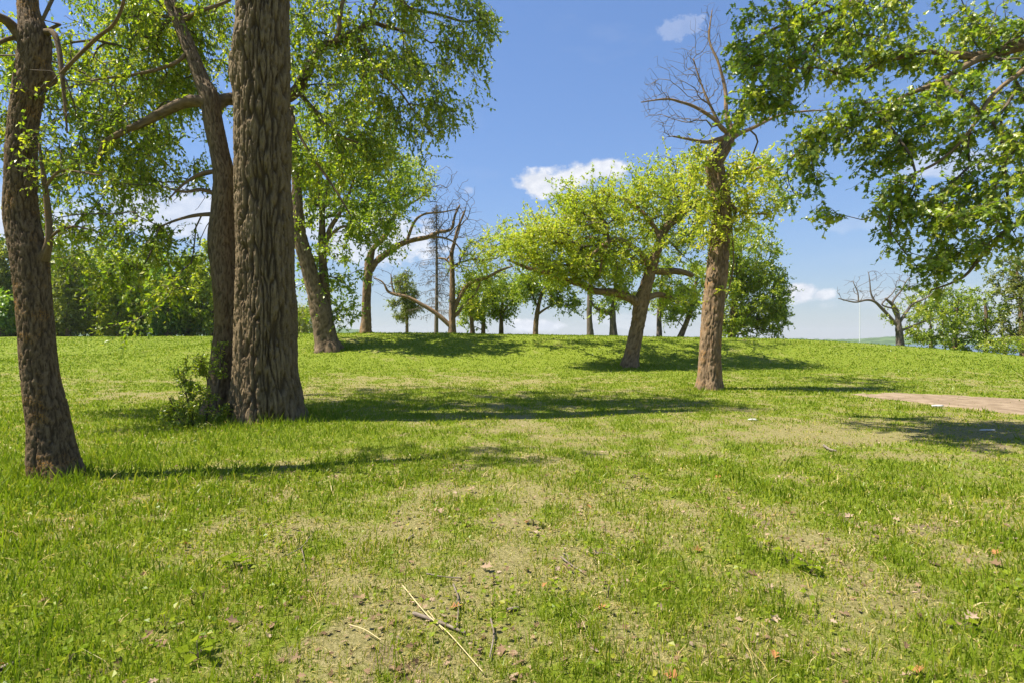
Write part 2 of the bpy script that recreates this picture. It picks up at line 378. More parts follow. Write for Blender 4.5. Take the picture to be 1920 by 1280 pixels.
# ------------------------------------------------------------------ tree building
def resample(pts, rads, step):
    """Catmull-Rom through the points, resampled by arc length"""
    pts = np.asarray(pts, float); rads = np.asarray(rads, float)
    p = np.vstack([2 * pts[0] - pts[1], pts, 2 * pts[-1] - pts[-2]]); r = np.concatenate([[rads[0]], rads, [rads[-1]]])
    out, ro = [], []
    for i in range(1, len(p) - 2):
        t = np.linspace(0, 1, 13)[:-1, None] if i < len(p) - 3 else np.linspace(0, 1, 13)[:, None]
        a, b_, c_, d = p[i-1], p[i], p[i+1], p[i+2]
        out.append(.5 * ((2*b_) + (-a + c_) * t + (2*a - 5*b_ + 4*c_ - d) * t**2 + (-a + 3*b_ - 3*c_ + d) * t**3))
        ro.append(r[i] + (r[i+1] - r[i]) * (t[:, 0] ** 2 * (3 - 2 * t[:, 0])))
    out, ro = np.vstack(out), np.concatenate(ro)
    s = np.concatenate([[0], np.cumsum(np.linalg.norm(np.diff(out, axis=0), axis=1))])
    n = max(3, int(s[-1] / step) + 1); u = np.linspace(0, s[-1], n)
    return np.stack([np.interp(u, s, out[:, k]) for k in range(3)], 1), np.interp(u, s, ro), u
def frames(c):
    T = unit(np.gradient(c, axis=0)); ref = np.array([1., 0, 0]) if abs(T[0][0]) < .8 else np.array([0, 1., 0])
    Nn = np.zeros_like(c); n = unit(ref - T[0] * np.dot(ref, T[0]))
    for i in range(len(c)):
        n = n - T[i] * np.dot(n, T[i]); n = n / max(np.linalg.norm(n), 1e-9); Nn[i] = n
    return T, Nn, np.cross(T, Nn)
def bark_relief(cx, sy, v, scale, stretch):
    """furrowed bark: 0 in the furrows, 1 on the plates"""
    w = .35 * perlin(cx * scale * .5, sy * scale * .5, v * scale * .12)
    a = np.abs(perlin(cx * scale + w, sy * scale + w, v * scale / stretch + 3.3))
    b_ = np.abs(perlin(cx * scale * 1.9 + 7, sy * scale * 1.9, v * scale * 1.9 / stretch + 9.1 + w))
    d = sstep(.01, .20, a) * (.45 + .55 * sstep(0, .14, b_))
    d = d - .18 * sstep(.32, .5, perlin(cx * scale * .7, sy * scale * .7, v * scale * .55 + 20))
    return d + .22 * perlin(cx * scale * 3.4, sy * scale * 3.4, v * scale * 1.3) - .10 * sstep(.1, .3, perlin(cx * scale * 1.1, sy * scale * 1.1, v * scale * 1.4 + 50))
def sweep(pts, rads, seg, step, relief=0.0, scale=10., stretch=6., flare=0.0, lobes=5, seed=0, knots=(), wob=.05):
    c, r, u = resample(pts, rads, step); T, Nn, B = frames(c)
    th = np.linspace(0, 2 * np.pi, seg, endpoint=False)
    ct, st = np.cos(th)[None], np.sin(th)[None]
    r0 = r[:, None] * np.ones_like(ct)
    fl = flare * np.exp(-np.maximum(u - .2, 0) / .42)[:, None] * (1 + .55 * np.cos(lobes * th + seed)[None] + .25 * np.cos((lobes - 2) * th + 2 * seed)[None])
    r1 = r0 * (1 + fl) * (1 + wob * perlin(ct * 1.3 + seed, st * 1.3, (u[:, None] * .9)) )
    for (kv, kth, kr, kh) in knots:       # burls: along, angle, radius, height
        dth = np.angle(np.exp(1j * (th - kth)))[None] * r0
        r1 = r1 + kh * np.exp(-((u[:, None] - kv) ** 2 + dth ** 2) / kr ** 2)
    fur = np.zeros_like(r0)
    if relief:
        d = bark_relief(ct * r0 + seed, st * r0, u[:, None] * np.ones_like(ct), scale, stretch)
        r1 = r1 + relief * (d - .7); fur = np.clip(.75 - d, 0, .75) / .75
    Vv = c[:, None] + (Nn[:, None] * ct[..., None] + B[:, None] * st[..., None]) * r1[..., None]
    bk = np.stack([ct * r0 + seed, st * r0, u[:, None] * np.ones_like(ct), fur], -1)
    n = len(c); iv = np.arange(n * seg).reshape(n, seg)
    q = np.stack([iv[:-1], np.roll(iv, -1, 1)[:-1], np.roll(iv, -1, 1)[1:], iv[1:]], -1).reshape(-1, 4)
    Vv = Vv.reshape(-1, 3); bk = bk.reshape(-1, 4)
    Vv = np.vstack([Vv, c[-1] + T[-1] * r[-1] * .6]); bk = np.vstack([bk, bk[-1]])
    tip = np.stack([iv[-1], np.roll(iv[-1], -1), np.full(seg, len(Vv) - 1)], -1)
    return Vv, [q, tip], bk
def join(parts):
    Vs, qs, ts, bs, o = [], [], [], [], 0
    for Vv, fs, bk in parts:
        Vs.append(Vv); bs.append(bk)
        for f in fs: (qs if f.shape[1] == 4 else ts).append(f + o)
        o += len(Vv)
    return np.vstack(Vs), [np.vstack(a) for a in (qs, ts) if a], np.vstack(bs)

LEAF = {
 'simple': (np.array([[0, 0, 0], [-.29, .42, .07], [0, 1, -.08], [.29, .42, .07]]), np.array([[0, 2, 1], [0, 3, 2]])),
 'narrow': (np.array([[0, 0, 0], [-.15, .45, .03], [0, 1, -.10], [.15, .45, .03]]), np.array([[0, 2, 1], [0, 3, 2]])),
 'clump': (np.array([[0, 0, 0], [-.45, .5, .12], [0, 1, -.05], [.45, .4, .12]]), np.array([[0, 2, 1], [0, 3, 2]])),
}
def _oak():
    # lobed oak leaf: midrib and pointed lobes a side
    half = [(.13, .26), (.33, .36), (.12, .46), (.38, .68), (.10, .78)]
    v = [[0, 0, 0], [0, .46, -.03], [0, 1.0, -.14]]
    f = []
    for s in (-1, 1):
        k = len(v); v += [[s * x, y, .10 * x - .10 * y * y] for x, y in half]
        tri = [(0, 1, k), (k, 1, k + 2), (k, k + 2, k + 1), (1, k + 4, k + 2), (k + 2, k + 4, k + 3), (1, 2, k + 4)]
        f += [t if s > 0 else t[::-1] for t in tri]
    return np.array(v, float), np.array(f)
LEAF['oak'] = _oak()

def leaf_frames(rng, axis, flat=1.0):
    n = np.array([0, 0, 1.0]) * flat + rng.normal(size=axis.shape) * .55
    n = unit(n - axis * (n * axis).sum(1, keepdims=True)); s = np.cross(axis, n)
    return np.stack([s, axis, n], 2)          # columns
def leaf_arrays(pos, R, size, tint, shape):
    tv, tf = LEAF[shape]
    Vv = np.einsum('nij,kj->nki', R, tv) * size[:, None, None] + pos[:, None]
    F = (np.arange(len(pos)) * len(tv))[:, None, None] + tf[None]
    return Vv.reshape(-1, 3), F.reshape(-1, 3), np.repeat(tint, len(tv))

class Tree:
    def __init__(s, name, label, cat, root, group=None, seed=1, bark='bark_grey'):
        s.rng = np.random.default_rng(seed); s.root = np.asarray(root, float); s.bark = bark; s.seed = seed
        s.e = obj(name, None, loc=s.root, label=label, cat=cat, group=group)
        s.P, s.L, s.Dr, s.R = [], [], [], []; s.tips = []; s.chains = []; s.twigs = []
        s.lv = []
    def skeleton(s, c, r, l0=0.0):
        d = np.concatenate([[0], np.cumsum(np.linalg.norm(np.diff(c, axis=0), axis=1))]); T = unit(np.gradient(c, axis=0))
        s.P += list(c); s.L += list(l0 + d); s.Dr += list(T); s.R += list(r)
    def limb(s, pts, name='limb', seg=14, step=.07, relief=0.0, scale=14, stretch=5, flare=0, lobes=5, knots=(), grow_from=0.0, l0=0.0, wob=.08, label=None):
        """pts: (px, py, D, width in photograph pixels); the first point may be a world point tuple ('w', x, y, z, r)"""
        w, rr = [], []
        for p in pts:
            if p[0] == 'w': w.append(np.array(p[1:4])); rr.append(p[4])
            else: w.append(P(p[0], p[1], p[2])); rr.append(p[3] / 2 / FPX * p[2])
        w = np.array(w)
        Vv, F, bk = sweep(w, rr, seg, step, relief, scale, stretch, flare, lobes, s.seed % 17 + len(s.P) * .01, knots, wob)
        o = obj(name, mesh(name, Vv - s.root, F, M[s.bark], {'bark': bk}), s.e)
        if label: o['label'] = label
        c, r, u = resample(w, rr, .22)
        k = int(len(c) * grow_from); s.skeleton(c[k:], r[k:], l0)
        return o
    def grow(s, Apts, bf=.35, wob=.06, step=.3, up=.0, stiff=.7):
        Apts = np.asarray(Apts); Pn = np.array(s.P); n = len(Pn)
        cap = n + len(Apts) * 14 + 10
        PP = np.zeros((cap, 3)); PP[:n] = Pn; LL = np.zeros(cap); LL[:n] = s.L
        DD = np.zeros((cap, 3)); DD[:n] = s.Dr; RR = np.zeros(cap); RR[:n] = s.R
        par = np.full(cap, -1); cnt = np.zeros(cap)
        dm = np.full(len(Apts), 1e9)
        for k in range(0, n, 64): dm = np.minimum(dm, np.linalg.norm(Apts[:, None] - PP[None, k:min(n, k+64)], axis=2).min(1))
        chains = []
        for ai in np.argsort(dm):
            a = Apts[ai]; d = np.linalg.norm(PP[:n] - a, axis=1)
            i = int(np.argmin(d + bf * LL[:n])); dist = d[i]
            if dist < .02: continue
            m = int(np.clip(dist / step, 2, 12))
            t = np.linspace(0, 1, m + 1)[1:, None]
            p0 = PP[i]; t0 = DD[i] * dist * stiff; t1 = unit(a - p0) * dist + np.array([0, 0, up * dist])
            h = (2*t**3-3*t**2+1)*p0 + (t**3-2*t**2+t)*t0 + (-2*t**3+3*t**2)*a + (t**3-t**2)*t1
            h[:-1] += s.rng.normal(size=(m - 1, 3)) * wob * dist / math.sqrt(m)
            ids = np.arange(n, n + m); PP[ids] = h
            prev = np.vstack([p0, h[:-1]]); DD[ids] = unit(h - prev)
            LL[ids] = LL[i] + np.cumsum(np.linalg.norm(h - prev, axis=1)); par[ids[0]] = i; par[ids[1:]] = ids[:-1]
            chains.append((i, ids)); n += m; s.tips.append((a, DD[ids[-1]], dist))
        for i, ids in chains: cnt[ids[-1]] += 1
        for k in range(n - 1, -1, -1):
            if par[k] >= 0: cnt[par[k]] += cnt[k]
        s.cnt = (PP, DD, RR, par, cnt, chains, n)
    def branches(s, rtip=.006, expo=.46, name='branchwork', bark=None, minseg=3):
        PP, DD, RR, par, cnt, chains, n = s.cnt; parts = []
        rad_ = rtip * np.maximum(cnt, 1) ** expo
        for i, ids in chains:
            c = np.vstack([PP[i], PP[ids]]); r = np.concatenate([[rad_[ids[0]]], rad_[ids]])
            lim = (RR[i] if RR[i] > 0 else rad_[i]) * .9
            r = np.minimum(r, lim); r[-1] *= .7
            seg = minseg if r[0] < .02 else (5 if r[0] < .05 else 7)
            T, Nn, B = frames(c); th = np.linspace(0, 2 * np.pi, seg, endpoint=False)
            Vv = c[:, None] + (Nn[:, None] * np.cos(th)[None, :, None] + B[:, None] * np.sin(th)[None, :, None]) * r[:, None, None]
            u = np.concatenate([[0], np.cumsum(np.linalg.norm(np.diff(c, axis=0), axis=1))])
            bk = np.stack([np.cos(th)[None] * r[:, None] + i * .1, np.sin(th)[None] * r[:, None], u[:, None] * np.ones_like(th)[None]], -1)
            iv = np.arange(len(c) * seg).reshape(len(c), seg)
            q = np.stack([iv[:-1], np.roll(iv, -1, 1)[:-1], np.roll(iv, -1, 1)[1:], iv[1:]], -1).reshape(-1, 4)
            parts.append((Vv.reshape(-1, 3), [q], bk.reshape(-1, 3)))
        parts += s.twigs
        if parts:
            Vv, F, bk = join(parts)
            return obj(name, mesh(name, Vv - s.root, F, M[bark or 'bark_twig'], {'bark': bk}), s.e, kind='stuff')
    def foliage(s, ntw=4, ltw=.5, nl=8, size=.09, shape='simple', droop=.25, leafdroop=.35, flat=1.0, spread=.8, tint=(.5, .22), twigs=False, tips=None, bias=(0, 0, 0)):
        rng = s.rng; T = s.tips if tips is None else tips
        a = np.array([t[0] for t in T]); d = np.array([t[1] for t in T])
        a = np.repeat(a, ntw, 0); d = np.repeat(d, ntw, 0)
        ctint = np.repeat(rng.normal(0, tint[1] * .7, len(T)), ntw)
        td = unit(d * .55 + rng.normal(size=a.shape) * spread + np.array([0, 0, -droop]) + np.array(bias))
        tl = ltw * rng.uniform(.45, 1.15, len(a))
        a = a - d * (ltw * rng.uniform(0, 1.1, len(a)))[:, None]
        if twigs:
            parts = []
            e1 = unit(np.cross(td, rng.normal(size=td.shape))); e2 = np.cross(td, e1)
            end = a + td * tl[:, None] + np.array([0, 0, -1.0]) * (droop * .35 * tl)[:, None]
            for ring, rr_ in ((a, .0045), (end, .002)):
                parts.append(np.stack([ring + rr_ * (e1 * math.cos(x) + e2 * math.sin(x)) for x in (0, 2.1, 4.2)], 1))
            Vv = np.concatenate(parts, 1).reshape(-1, 3); o = (np.arange(len(a)) * 6)[:, None]
            q = np.concatenate([o + np.array([[k, (k + 1) % 3, 3 + (k + 1) % 3, 3 + k]]) for k in range(3)])
            s.twigs.append((Vv, [q], Vv * .5))
        t = (np.arange(nl)[None] + rng.uniform(.1, .9, (len(a), nl))) / nl
        pos = a[:, None] + td[:, None] * (tl[:, None] * t)[..., None]
        pos[..., 2] -= droop * .35 * tl[:, None] * t ** 2
        pos = pos.reshape(-1, 3)
        ax = np.repeat(td, nl, 0) * .45 + rng.normal(size=pos.shape) * .62 + np.array([0, 0, -leafdroop])
        ax = unit(ax)
        R = leaf_frames(rng, ax, flat); sz = size * rng.uniform(.6, 1.2, len(pos))
        tn = np.clip(tint[0] + np.repeat(ctint, nl) + rng.normal(0, tint[1], len(pos)), 0, 1)
        s.lv.append((pos, R, sz, tn, shape))
    def crown(s, mat, name='crown', single=0, keepf=None):
        """all leaves as one mesh; the `single` leaves that show largest become leaf objects of their own"""
        pos, R, sz, tn = [np.concatenate([l[k] for l in s.lv]) for k in range(4)]; shape = s.lv[0][4]
        if keepf is not None:
            k = keepf(pos); pos, R, sz, tn = pos[k], R[k], sz[k], tn[k]
        pick = np.zeros(len(pos), bool)
        if single:
            u = 960 + FPX * pos[:, 0] / pos[:, 1]; v = 640 - FPX * (pos[:, 2] - CAM_H) / pos[:, 1]
            ok = (u > 10) & (u < 1900) & (v > 10) & (v < 1270)
            face = np.abs((R[:, :, 2] * unit(pos - np.array([0, 0, CAM_H]))).sum(1))
            sc = np.where(ok, sz / pos[:, 1] * face, 0); pick[np.argsort(-sc)[:single]] = True
        Vv, F, tt = leaf_arrays(pos[~pick] - s.root, R[~pick], sz[~pick], tn[~pick], shape)
        o = obj(name, mesh(name, Vv, [F], M[mat], {'tint': tt}, False), s.e, kind='stuff')
        if single:
            tv, tf = LEAF[shape]
            ms = [mesh('leaf', tv, [tf], M[mat], {'tint': np.full(len(tv), t_)}, False) for t_ in np.linspace(.1, .9, 7)]
            for k in np.where(pick)[0]:
                lo = obj('leaf', ms[int(np.clip(tn[k] * 7, 0, 6))], s.e)
                m4 = Matrix([list(map(float, R[k][r_] * sz[k])) + [float((pos[k] - s.root)[r_])] for r_ in range(3)] + [[0, 0, 0, 1]])
                lo.matrix_local = m4
        s.nleaf = len(pos); return o

def blob(rng, px, py, rx, ry, D, rD, n, shell=.5):
    """attractors through an ellipsoid centred where pixel (px, py) lies at distance D; rx, ry in photograph pixels there, rD in metres"""
    v = unit(rng.normal(size=(n, 3))) * (rng.uniform(0, 1, n) ** (1 / 3 * shell + .0001))[:, None]
    c = P(px, py, D); k = D / FPX
    return c + v * np.array([rx * k, rD, ry * k])
def blobs(rng, L, clump=0.0, thr=0.0):
    """clump: size in metres of the tufts a crown breaks up into"""
    A = np.vstack([blob(rng, *l) for l in L])
    if clump:
        q_ = A / clump
        A = A[perlin(q_[:, 0] + 11, q_[:, 1] + 5, q_[:, 2] * 1.5 + 3) > thr]
    return A

# ------------------------------------------------------------------ the near trees on the left
def trunk_pts(pts, drop=.25):
    """start the trunk below the lawn under its first pixel point"""
    x, D = (pts[0][0] - 960) / FPX * pts[0][2], pts[0][2]
    z = float(zg(x, D)); r = pts[0][3] / 2 / FPX * D
    return [('w', x, D, z - drop, r), ('w', x, D, z + .02, r * .97)] + list(pts[1:])

# leaning lichen-covered trunk at the left edge
t1 = Tree('ash_tree', 'slender leaning trunk with orange lichen at the left edge of the lawn', 'tree', base(105, 6.6), seed=11, bark='bark_lichen')
t1.limb(trunk_pts([(108, 893, 6.6, 72), (99, 864, 6.6, 70), (89, 780, 6.6, 62), (75, 695, 6.6, 56), (64, 569, 6.62, 55), (55, 480, 6.64, 57), (40, 412, 6.66, 53), (38, 337, 6.68, 48), (43, 240, 6.7, 45), (56, 161, 6.72, 48), (66, 80, 6.75, 50), (52, 10, 6.8, 33), (48, -90, 6.9, 30), (60, -230, 7.0, 24), (72, -380, 7.1, 16)]),
        'trunk', 100, .020, .019, 38, 7.0, .24, 5, ((5.05, .6, .10, .09), (5.15, 2.4, .10, .07), (4.1, 2.8, .09, .05)))
t1.limb([(60, 90, 6.75, 26), (28, 56, 6.7, 20), (11, 38, 6.6, 17), (-12, 28, 6.5, 15), (-60, 0, 6.4, 11)], relief=.008, scale=26)
t1.limb([(60, 95, 6.75, 12), (28, 72, 6.7, 9), (0, 80, 6.6, 7), (-30, 100, 6.5, 5)])
t1.limb([(80, 62, 6.75, 14), (100, 62, 6.7, 11), (110, 90, 6.65, 9), (116, 138, 6.6, 8), (122, 200, 6.6, 5), (126, 250, 6.6, 3)], seg=8)
t1.limb([(114, 140, 6.6, 8), (140, 112, 6.55, 7), (180, 73, 6.5, 7), (214, 45, 6.45, 6), (232, 2, 6.4, 6), (240, -60, 6.4, 5)], seg=8)
t1.limb([(80, 486, 6.62, 22), (92, 452, 6.58, 13), (90, 400, 6.56, 11), (84, 345, 6.55, 9), (78, 306, 6.55, 6), (74, 270, 6.55, 4)], seg=10, label='thin side stem with young leaves')
t1.limb([(92, 448, 6.58, 6), (112, 432, 6.52, 5), (140, 425, 6.5, 4), (165, 430, 6.45, 3)], seg=7)
t1.limb([(86, 350, 6.55, 6), (110, 322, 6.5, 5), (142, 322, 6.45, 4), (190, 330, 6.4, 3)], seg=7)
rg = t1.rng
t1.grow(blobs(rg, [(122, 205, 22, 40, 6.6, .25, 16), (150, 90, 60, 60, 6.5, .4, 12), (20, 120, 40, 60, 6.5, .4, 12), (130, 330, 70, 50, 6.5, .35, 20), (180, 180, 60, 70, 6.6, .5, 14)]), .2, .10, .15)
t1.tips = []
PPd = t1.cnt; t1.branches(.004, .35)
t1.grow(blobs(rg, [(70, 300, 45, 60, 6.5, .3, 16), (55, 190, 45, 25, 6.6, .3, 8), (120, 330, 70, 40, 6.5, .4, 18), (150, 430, 50, 25, 6.5, .3, 10), (60, 250, 40, 20, 6.5, .3, 8)]), .3, .06, .15)
t1.foliage(2, .20, 5, .055, 'simple', .2, .3, .9, .8, (.62, .2), True)
t1.tips = []; t1.branches(.003, .4)
t1.grow(blobs(rg, [(120, -260, 200, 90, 7.2, .8, 60), (300, -330, 120, 60, 7.4, .7, 24)], .7, -.1), .35, .06, .3)
t1.foliage(4, .4, 8, .085, 'simple', .3, .3, .9, .8, (.6, .2)); t1.branches(.004, .42); t1.crown('leaf_elm')

# the tree with the bent trunk behind the big one, whose boughs fill the upper left
t2 = Tree('elm_tree', 'bent slender trunk growing against the left side of the huge trunk, leafy boughs', 'tree', base(418, 11.6), seed=22, bark='bark_grey')
t2.limb(trunk_pts([(412, 790, 11.6, 54), (418, 740, 11.6, 50), (420, 695, 11.6, 47), (427, 611, 11.6, 44), (423, 527, 11.6, 46), (416, 450, 11.6, 47), (421, 375, 11.6, 41), (420, 330, 11.6, 37), (411, 281, 11.6, 33), (399, 225, 11.6, 32), (393, 184, 11.6, 33), (378, 150, 11.65, 27), (356, 94, 11.7, 23), (334, 41, 11.8, 21), (316, -5, 11.9, 20), (290, -80, 12.1, 17), (280, -170, 12.3, 12)]),
        'trunk', 90, .028, .024, 28, 7.5, .34, 4)
t2.limb([(396, 194, 11.6, 27), (360, 190, 11.5, 22), (330, 199, 11.4, 20), (300, 214, 11.3, 18), (265, 232, 11.2, 14), (232, 247, 11.1, 11), (200, 266, 11.0, 10), (189, 285, 11.0, 9), (186, 305, 11, 6)], relief=.012, scale=22)
t2.limb([(392, 205, 11.6, 26), (430, 186, 11.9, 22), (490, 195, 12.4, 21), (547, 178, 12.6, 21), (569, 147, 12.7, 20), (584, 119, 12.8, 17), (603, 91, 12.9, 15), (634, 77, 12.9, 13), (666, 61, 13, 12), (694, 44, 13, 9), (722, 50, 13.1, 7), (760, 60, 13.2, 4)], relief=.012, scale=22)
t2.limb([(694, 44, 13, 7), (697, 22, 13, 6), (706, 0, 13, 5), (720, -50, 13, 4)], seg=8)
t2.limb([(628, 78, 12.9, 9), (636, 56, 12.9, 9), (638, 30, 12.9, 8), (655, -10, 12.9, 7), (737, -8, 13, 7), (769, 16, 13.1, 6), (812, 25, 13.2, 5), (844, 34, 13.2, 5), (872, 41, 13.2, 4), (905, 36, 13.2, 3)], seg=8)
t2.limb([(656, 62, 13, 6), (684, 87, 12.9, 6), (700, 116, 12.8, 5), (725, 147, 12.7, 5), (750, 172, 12.7, 4), (781, 216, 12.6, 3), (812, 256, 12.6, 2)], seg=7)
t2.limb([(556, 170, 12.65, 9), (594, 212, 12.5, 8), (625, 250, 12.4, 6), (672, 269, 12.3, 4), (702, 300, 12.2, 3)], seg=7)
t2.limb([(540, 190, 12.6, 8), (552, 234, 12.3, 6), (577, 281, 12.2, 5), (603, 319, 12.1, 5), (631, 360, 12, 4), (658, 405, 12, 3)], seg=7)
t2.limb([(356, 94, 11.7, 8), (325, 120, 11.5, 7), (255, 140, 11.3, 6), (180, 150, 11.2, 4), (110, 170, 11.1, 3)], seg=7)
t2.limb([(334, 41, 11.8, 9), (380, 20, 12, 7), (430, 0, 12.3, 6), (470, -40, 12.5, 4)], seg=7)
for (a_, b_, c_, d_) in (((408, 322), (380, 325), (345, 345), (318, 372)), ((408, 366), (378, 356), (345, 360), (310, 352)), ((406, 402), (370, 404), (335, 412), (300, 425))):
    t2.limb([(*a_, 11.55, 9), (*b_, 11.4, 7), (*c_, 11.3, 5), (*d_, 11.2, 3)], seg=7)
rg = t2.rng
t2.grow(blobs(rg, [(345, 400, 50, 80, 11.3, .5, 36), (300, 330, 60, 30, 11.3, .5, 10)]), .25, .09, .2)
t2.tips = []; t2.branches(.005, .38)
A2 = blobs(rg, [(200, 60, 120, 95, 12.4, 1.7, 120), (330, 60, 110, 100, 12.8, 1.6, 130), (400, 130, 60, 110, 13.2, 1.2, 60), (200, 170, 130, 80, 12.2, 1.5, 110),
    (290, 190, 110, 70, 12.4, 1.4, 90), (150, 260, 110, 70, 11.9, 1.2, 80), (270, 270, 100, 60, 12.0, 1.3, 70), (190, 340, 110, 55, 11.7, 1.2, 66), (310, 330, 70, 40, 12.2, 1., 26),
    (130, 420, 90, 45, 11.4, 1.0, 26), (240, 420, 90, 45, 11.6, 1.0, 22), (310, 470, 60, 35, 11.3, .8, 16), (110, 130, 60, 90, 12.2, 1.2, 44),
    (620, 110, 75, 110, 13.2, 1.3, 120), (720, 80, 80, 85, 13.3, 1.2, 110), (810, 70, 70, 75, 13.3, 1.1, 80), (875, 55, 50, 60, 13.3, .9, 40), (900, 40, 35, 45, 13.2, .7, 16), (905, 110, 22, 45, 13.2, .6, 9),
    (660, 200, 90, 80, 12.9, 1.2, 100), (760, 170, 80, 70, 12.9, 1.1, 66), (830, 170, 50, 60, 12.9, .9, 26), (800, 230, 40, 45, 12.8, .8, 16), (860, 200, 28, 30, 12.8, .6, 8),
    (600, 290, 55, 70, 12.6, 1.0, 60), (680, 290, 60, 50, 12.5, 1., 40), (740, 270, 50, 35, 12.6, .8, 14), (565, 60, 30, 80, 13.3, 1., 40),
    (250, 130, 140, 120, 14.8, 1.0, 80), (640, 150, 130, 120, 15.0, 1.0, 70), (420, 40, 120, 90, 15.0, 1.0, 40), (160, 500, 70, 50, 10.6, .7, 26), (250, 520, 70, 40, 10.4, .7, 24), (330, 520, 50, 40, 10.6, .6, 14), (200, 440, 100, 40, 11.0, .8, 14), (290, 600, 26, 26, 9.6, .3, 7), (235, 610, 36, 16, 9.4, .3, 5),
    (300, -90, 160, 55, 15.5, 1.6, 60), (560, -110, 140, 55, 15.5, 1.6, 60), (750, -90, 100, 45, 15, 1.4, 30), (-190, 60, 110, 120, 9.8, .9, 50), (-90, 90, 120, 110, 11.6, 1.4, 80), (-60, 260, 90, 70, 11.4, 1.0, 36), (330, 60, 180, 90, 17.0, .8, 40),(250, -60, 200, 60, 12.6, 1.6, 60), (700, -60, 160, 50, 13.3, 1.3, 50), (430, -50, 60, 60, 13.2, 1.2, 20)], 1.3, -.16)
t2.grow(A2, .38, .06, .3)
t2.foliage(4, .55, 12, .094, 'simple', .6, .45, .8, .7, (.5, .26), True)
t2.branches(.0045, .44); t2.crown('leaf_elm')

# huge furrowed trunk
t3 = Tree('cottonwood_tree', 'huge straight trunk with deeply furrowed dark bark on the left of the lawn', 'tree', base(502, 11.0), seed=33, bark='bark_big')
t3.limb(trunk_pts([(503, 788, 11.0, 112), (502, 740, 11.0, 112), (501, 695, 11.0, 108), (500, 611, 11.0, 103), (498, 480, 11.0, 100), (494, 360, 11.0, 99), (493, 240, 11.0, 98), (491, 110, 11.0, 97), (493, 0, 11.0, 88), (496, -120, 11.0, 80), (492, -260, 11.1, 66), (498, -420, 11.2, 46), (505, -600, 11.2, 24)], .35),
        'trunk', 250, .033, .080, 13, 9, .30, 6, ((7.25, 3.6, .22, .06), (7.5, 4.3, .2, .05), (6.9, 3.7, .2, .05)))
for a_ in (((496, -150, 11, 34), (560, -230, 11.4, 26), (650, -300, 12, 18), (740, -340, 12.4, 10)), ((494, -190, 11, 34), (420, -270, 11.5, 26), (300, -330, 12, 18), (170, -360, 12.4, 10)), ((498, -330, 11.1, 26), (540, -430, 11.8, 18), (560, -520, 12.4, 10))):
    t3.limb(a_, relief=.02, scale=16, step=.12)
t3.grow(blobs(t3.rng, [(560, -470, 200, 110, 12.4, 1.2, 50), (700, -340, 120, 60, 12.4, 1.0, 22), (330, -380, 120, 50, 12.2, 1.0, 14)]), .38, .06, .4)
t3.foliage(4, .75, 12, .12, 'simple', .3, .4, .8, .8, (.5, .2)); t3.branches(.006, .46); t3.crown('leaf_elm')

# ------------------------------------------------------------------ leaning double trunk on the rise
t5 = Tree('maple_tree', 'dark leaning double trunk on the rise just right of the huge trunk', 'tree', base(614, 28.5), seed=55)
t5.limb(trunk_pts([(615, 657, 28.5, 44), (609, 630, 28.5, 38), (602, 592, 28.5, 36), (585, 524, 28.5, 29), (568, 467, 28.5, 26), (559, 420, 28.5, 23), (556, 342, 28.5, 17), (550, 270, 28.5, 13), (548, 200, 28.5, 8)]), 'trunk', 36, .09, .05, 12, 5, .30, 5)
t5.limb([(622, 652, 28.7, 24), (615, 600, 28.9, 20), (610, 560, 29, 18), (606, 499, 29, 15), (604, 455, 29, 14), (604, 405, 29, 10), (598, 358, 29, 7), (592, 300, 29, 4)], 'trunk', seg=20, relief=.03, scale=14, step=.12, flare=.2, label='straighter rear stem')
t5.limb([(605, 480, 29, 11), (618, 432, 29, 9), (634, 405, 29, 7), (650, 377, 29.1, 6), (665, 330, 29.1, 4)], step=.15)
t5.limb([(604, 462, 29, 9), (622, 440, 28.8, 7), (645, 425, 28.5, 5), (690, 430, 28.2, 3)], step=.15)
t5.limb([(604, 410, 29, 7), (615, 342, 29, 6), (622, 280, 29, 4), (626, 220, 29, 3)], step=.15)
t5.grow(blobs(t5.rng, [(600, 250, 60, 90, 29, 2.2, 60), (680, 260, 70, 70, 29, 2.2, 60), (640, 360, 70, 60, 29, 2.2, 60), (600, 300, 90, 90, 32, 1.6, 60), (700, 330, 70, 70, 32, 1.4, 40), (730, 330, 50, 60, 28.6, 1.8, 44), (700, 415, 50, 40, 28.4, 1.6, 40), (725, 440, 26, 30, 28.2, 1.2, 16),
    (650, 470, 45, 45, 29, 1.8, 34), (630, 550, 35, 45, 29.4, 1.5, 30), (580, 560, 35, 40, 30, 1.5, 20), (570, 430, 30, 100, 29.5, 1.8, 34), (640, 590, 22, 14, 29.4, 1., 8), (760, 380, 22, 40, 28.5, 1., 12)], 2.0, -.22), .38, .06, .5)
t5.foliage(5, .9, 11, .19, 'simple', .35, .35, .8, .8, (.5, .22)); t5.branches(.012, .44); t5.crown('leaf_mid')

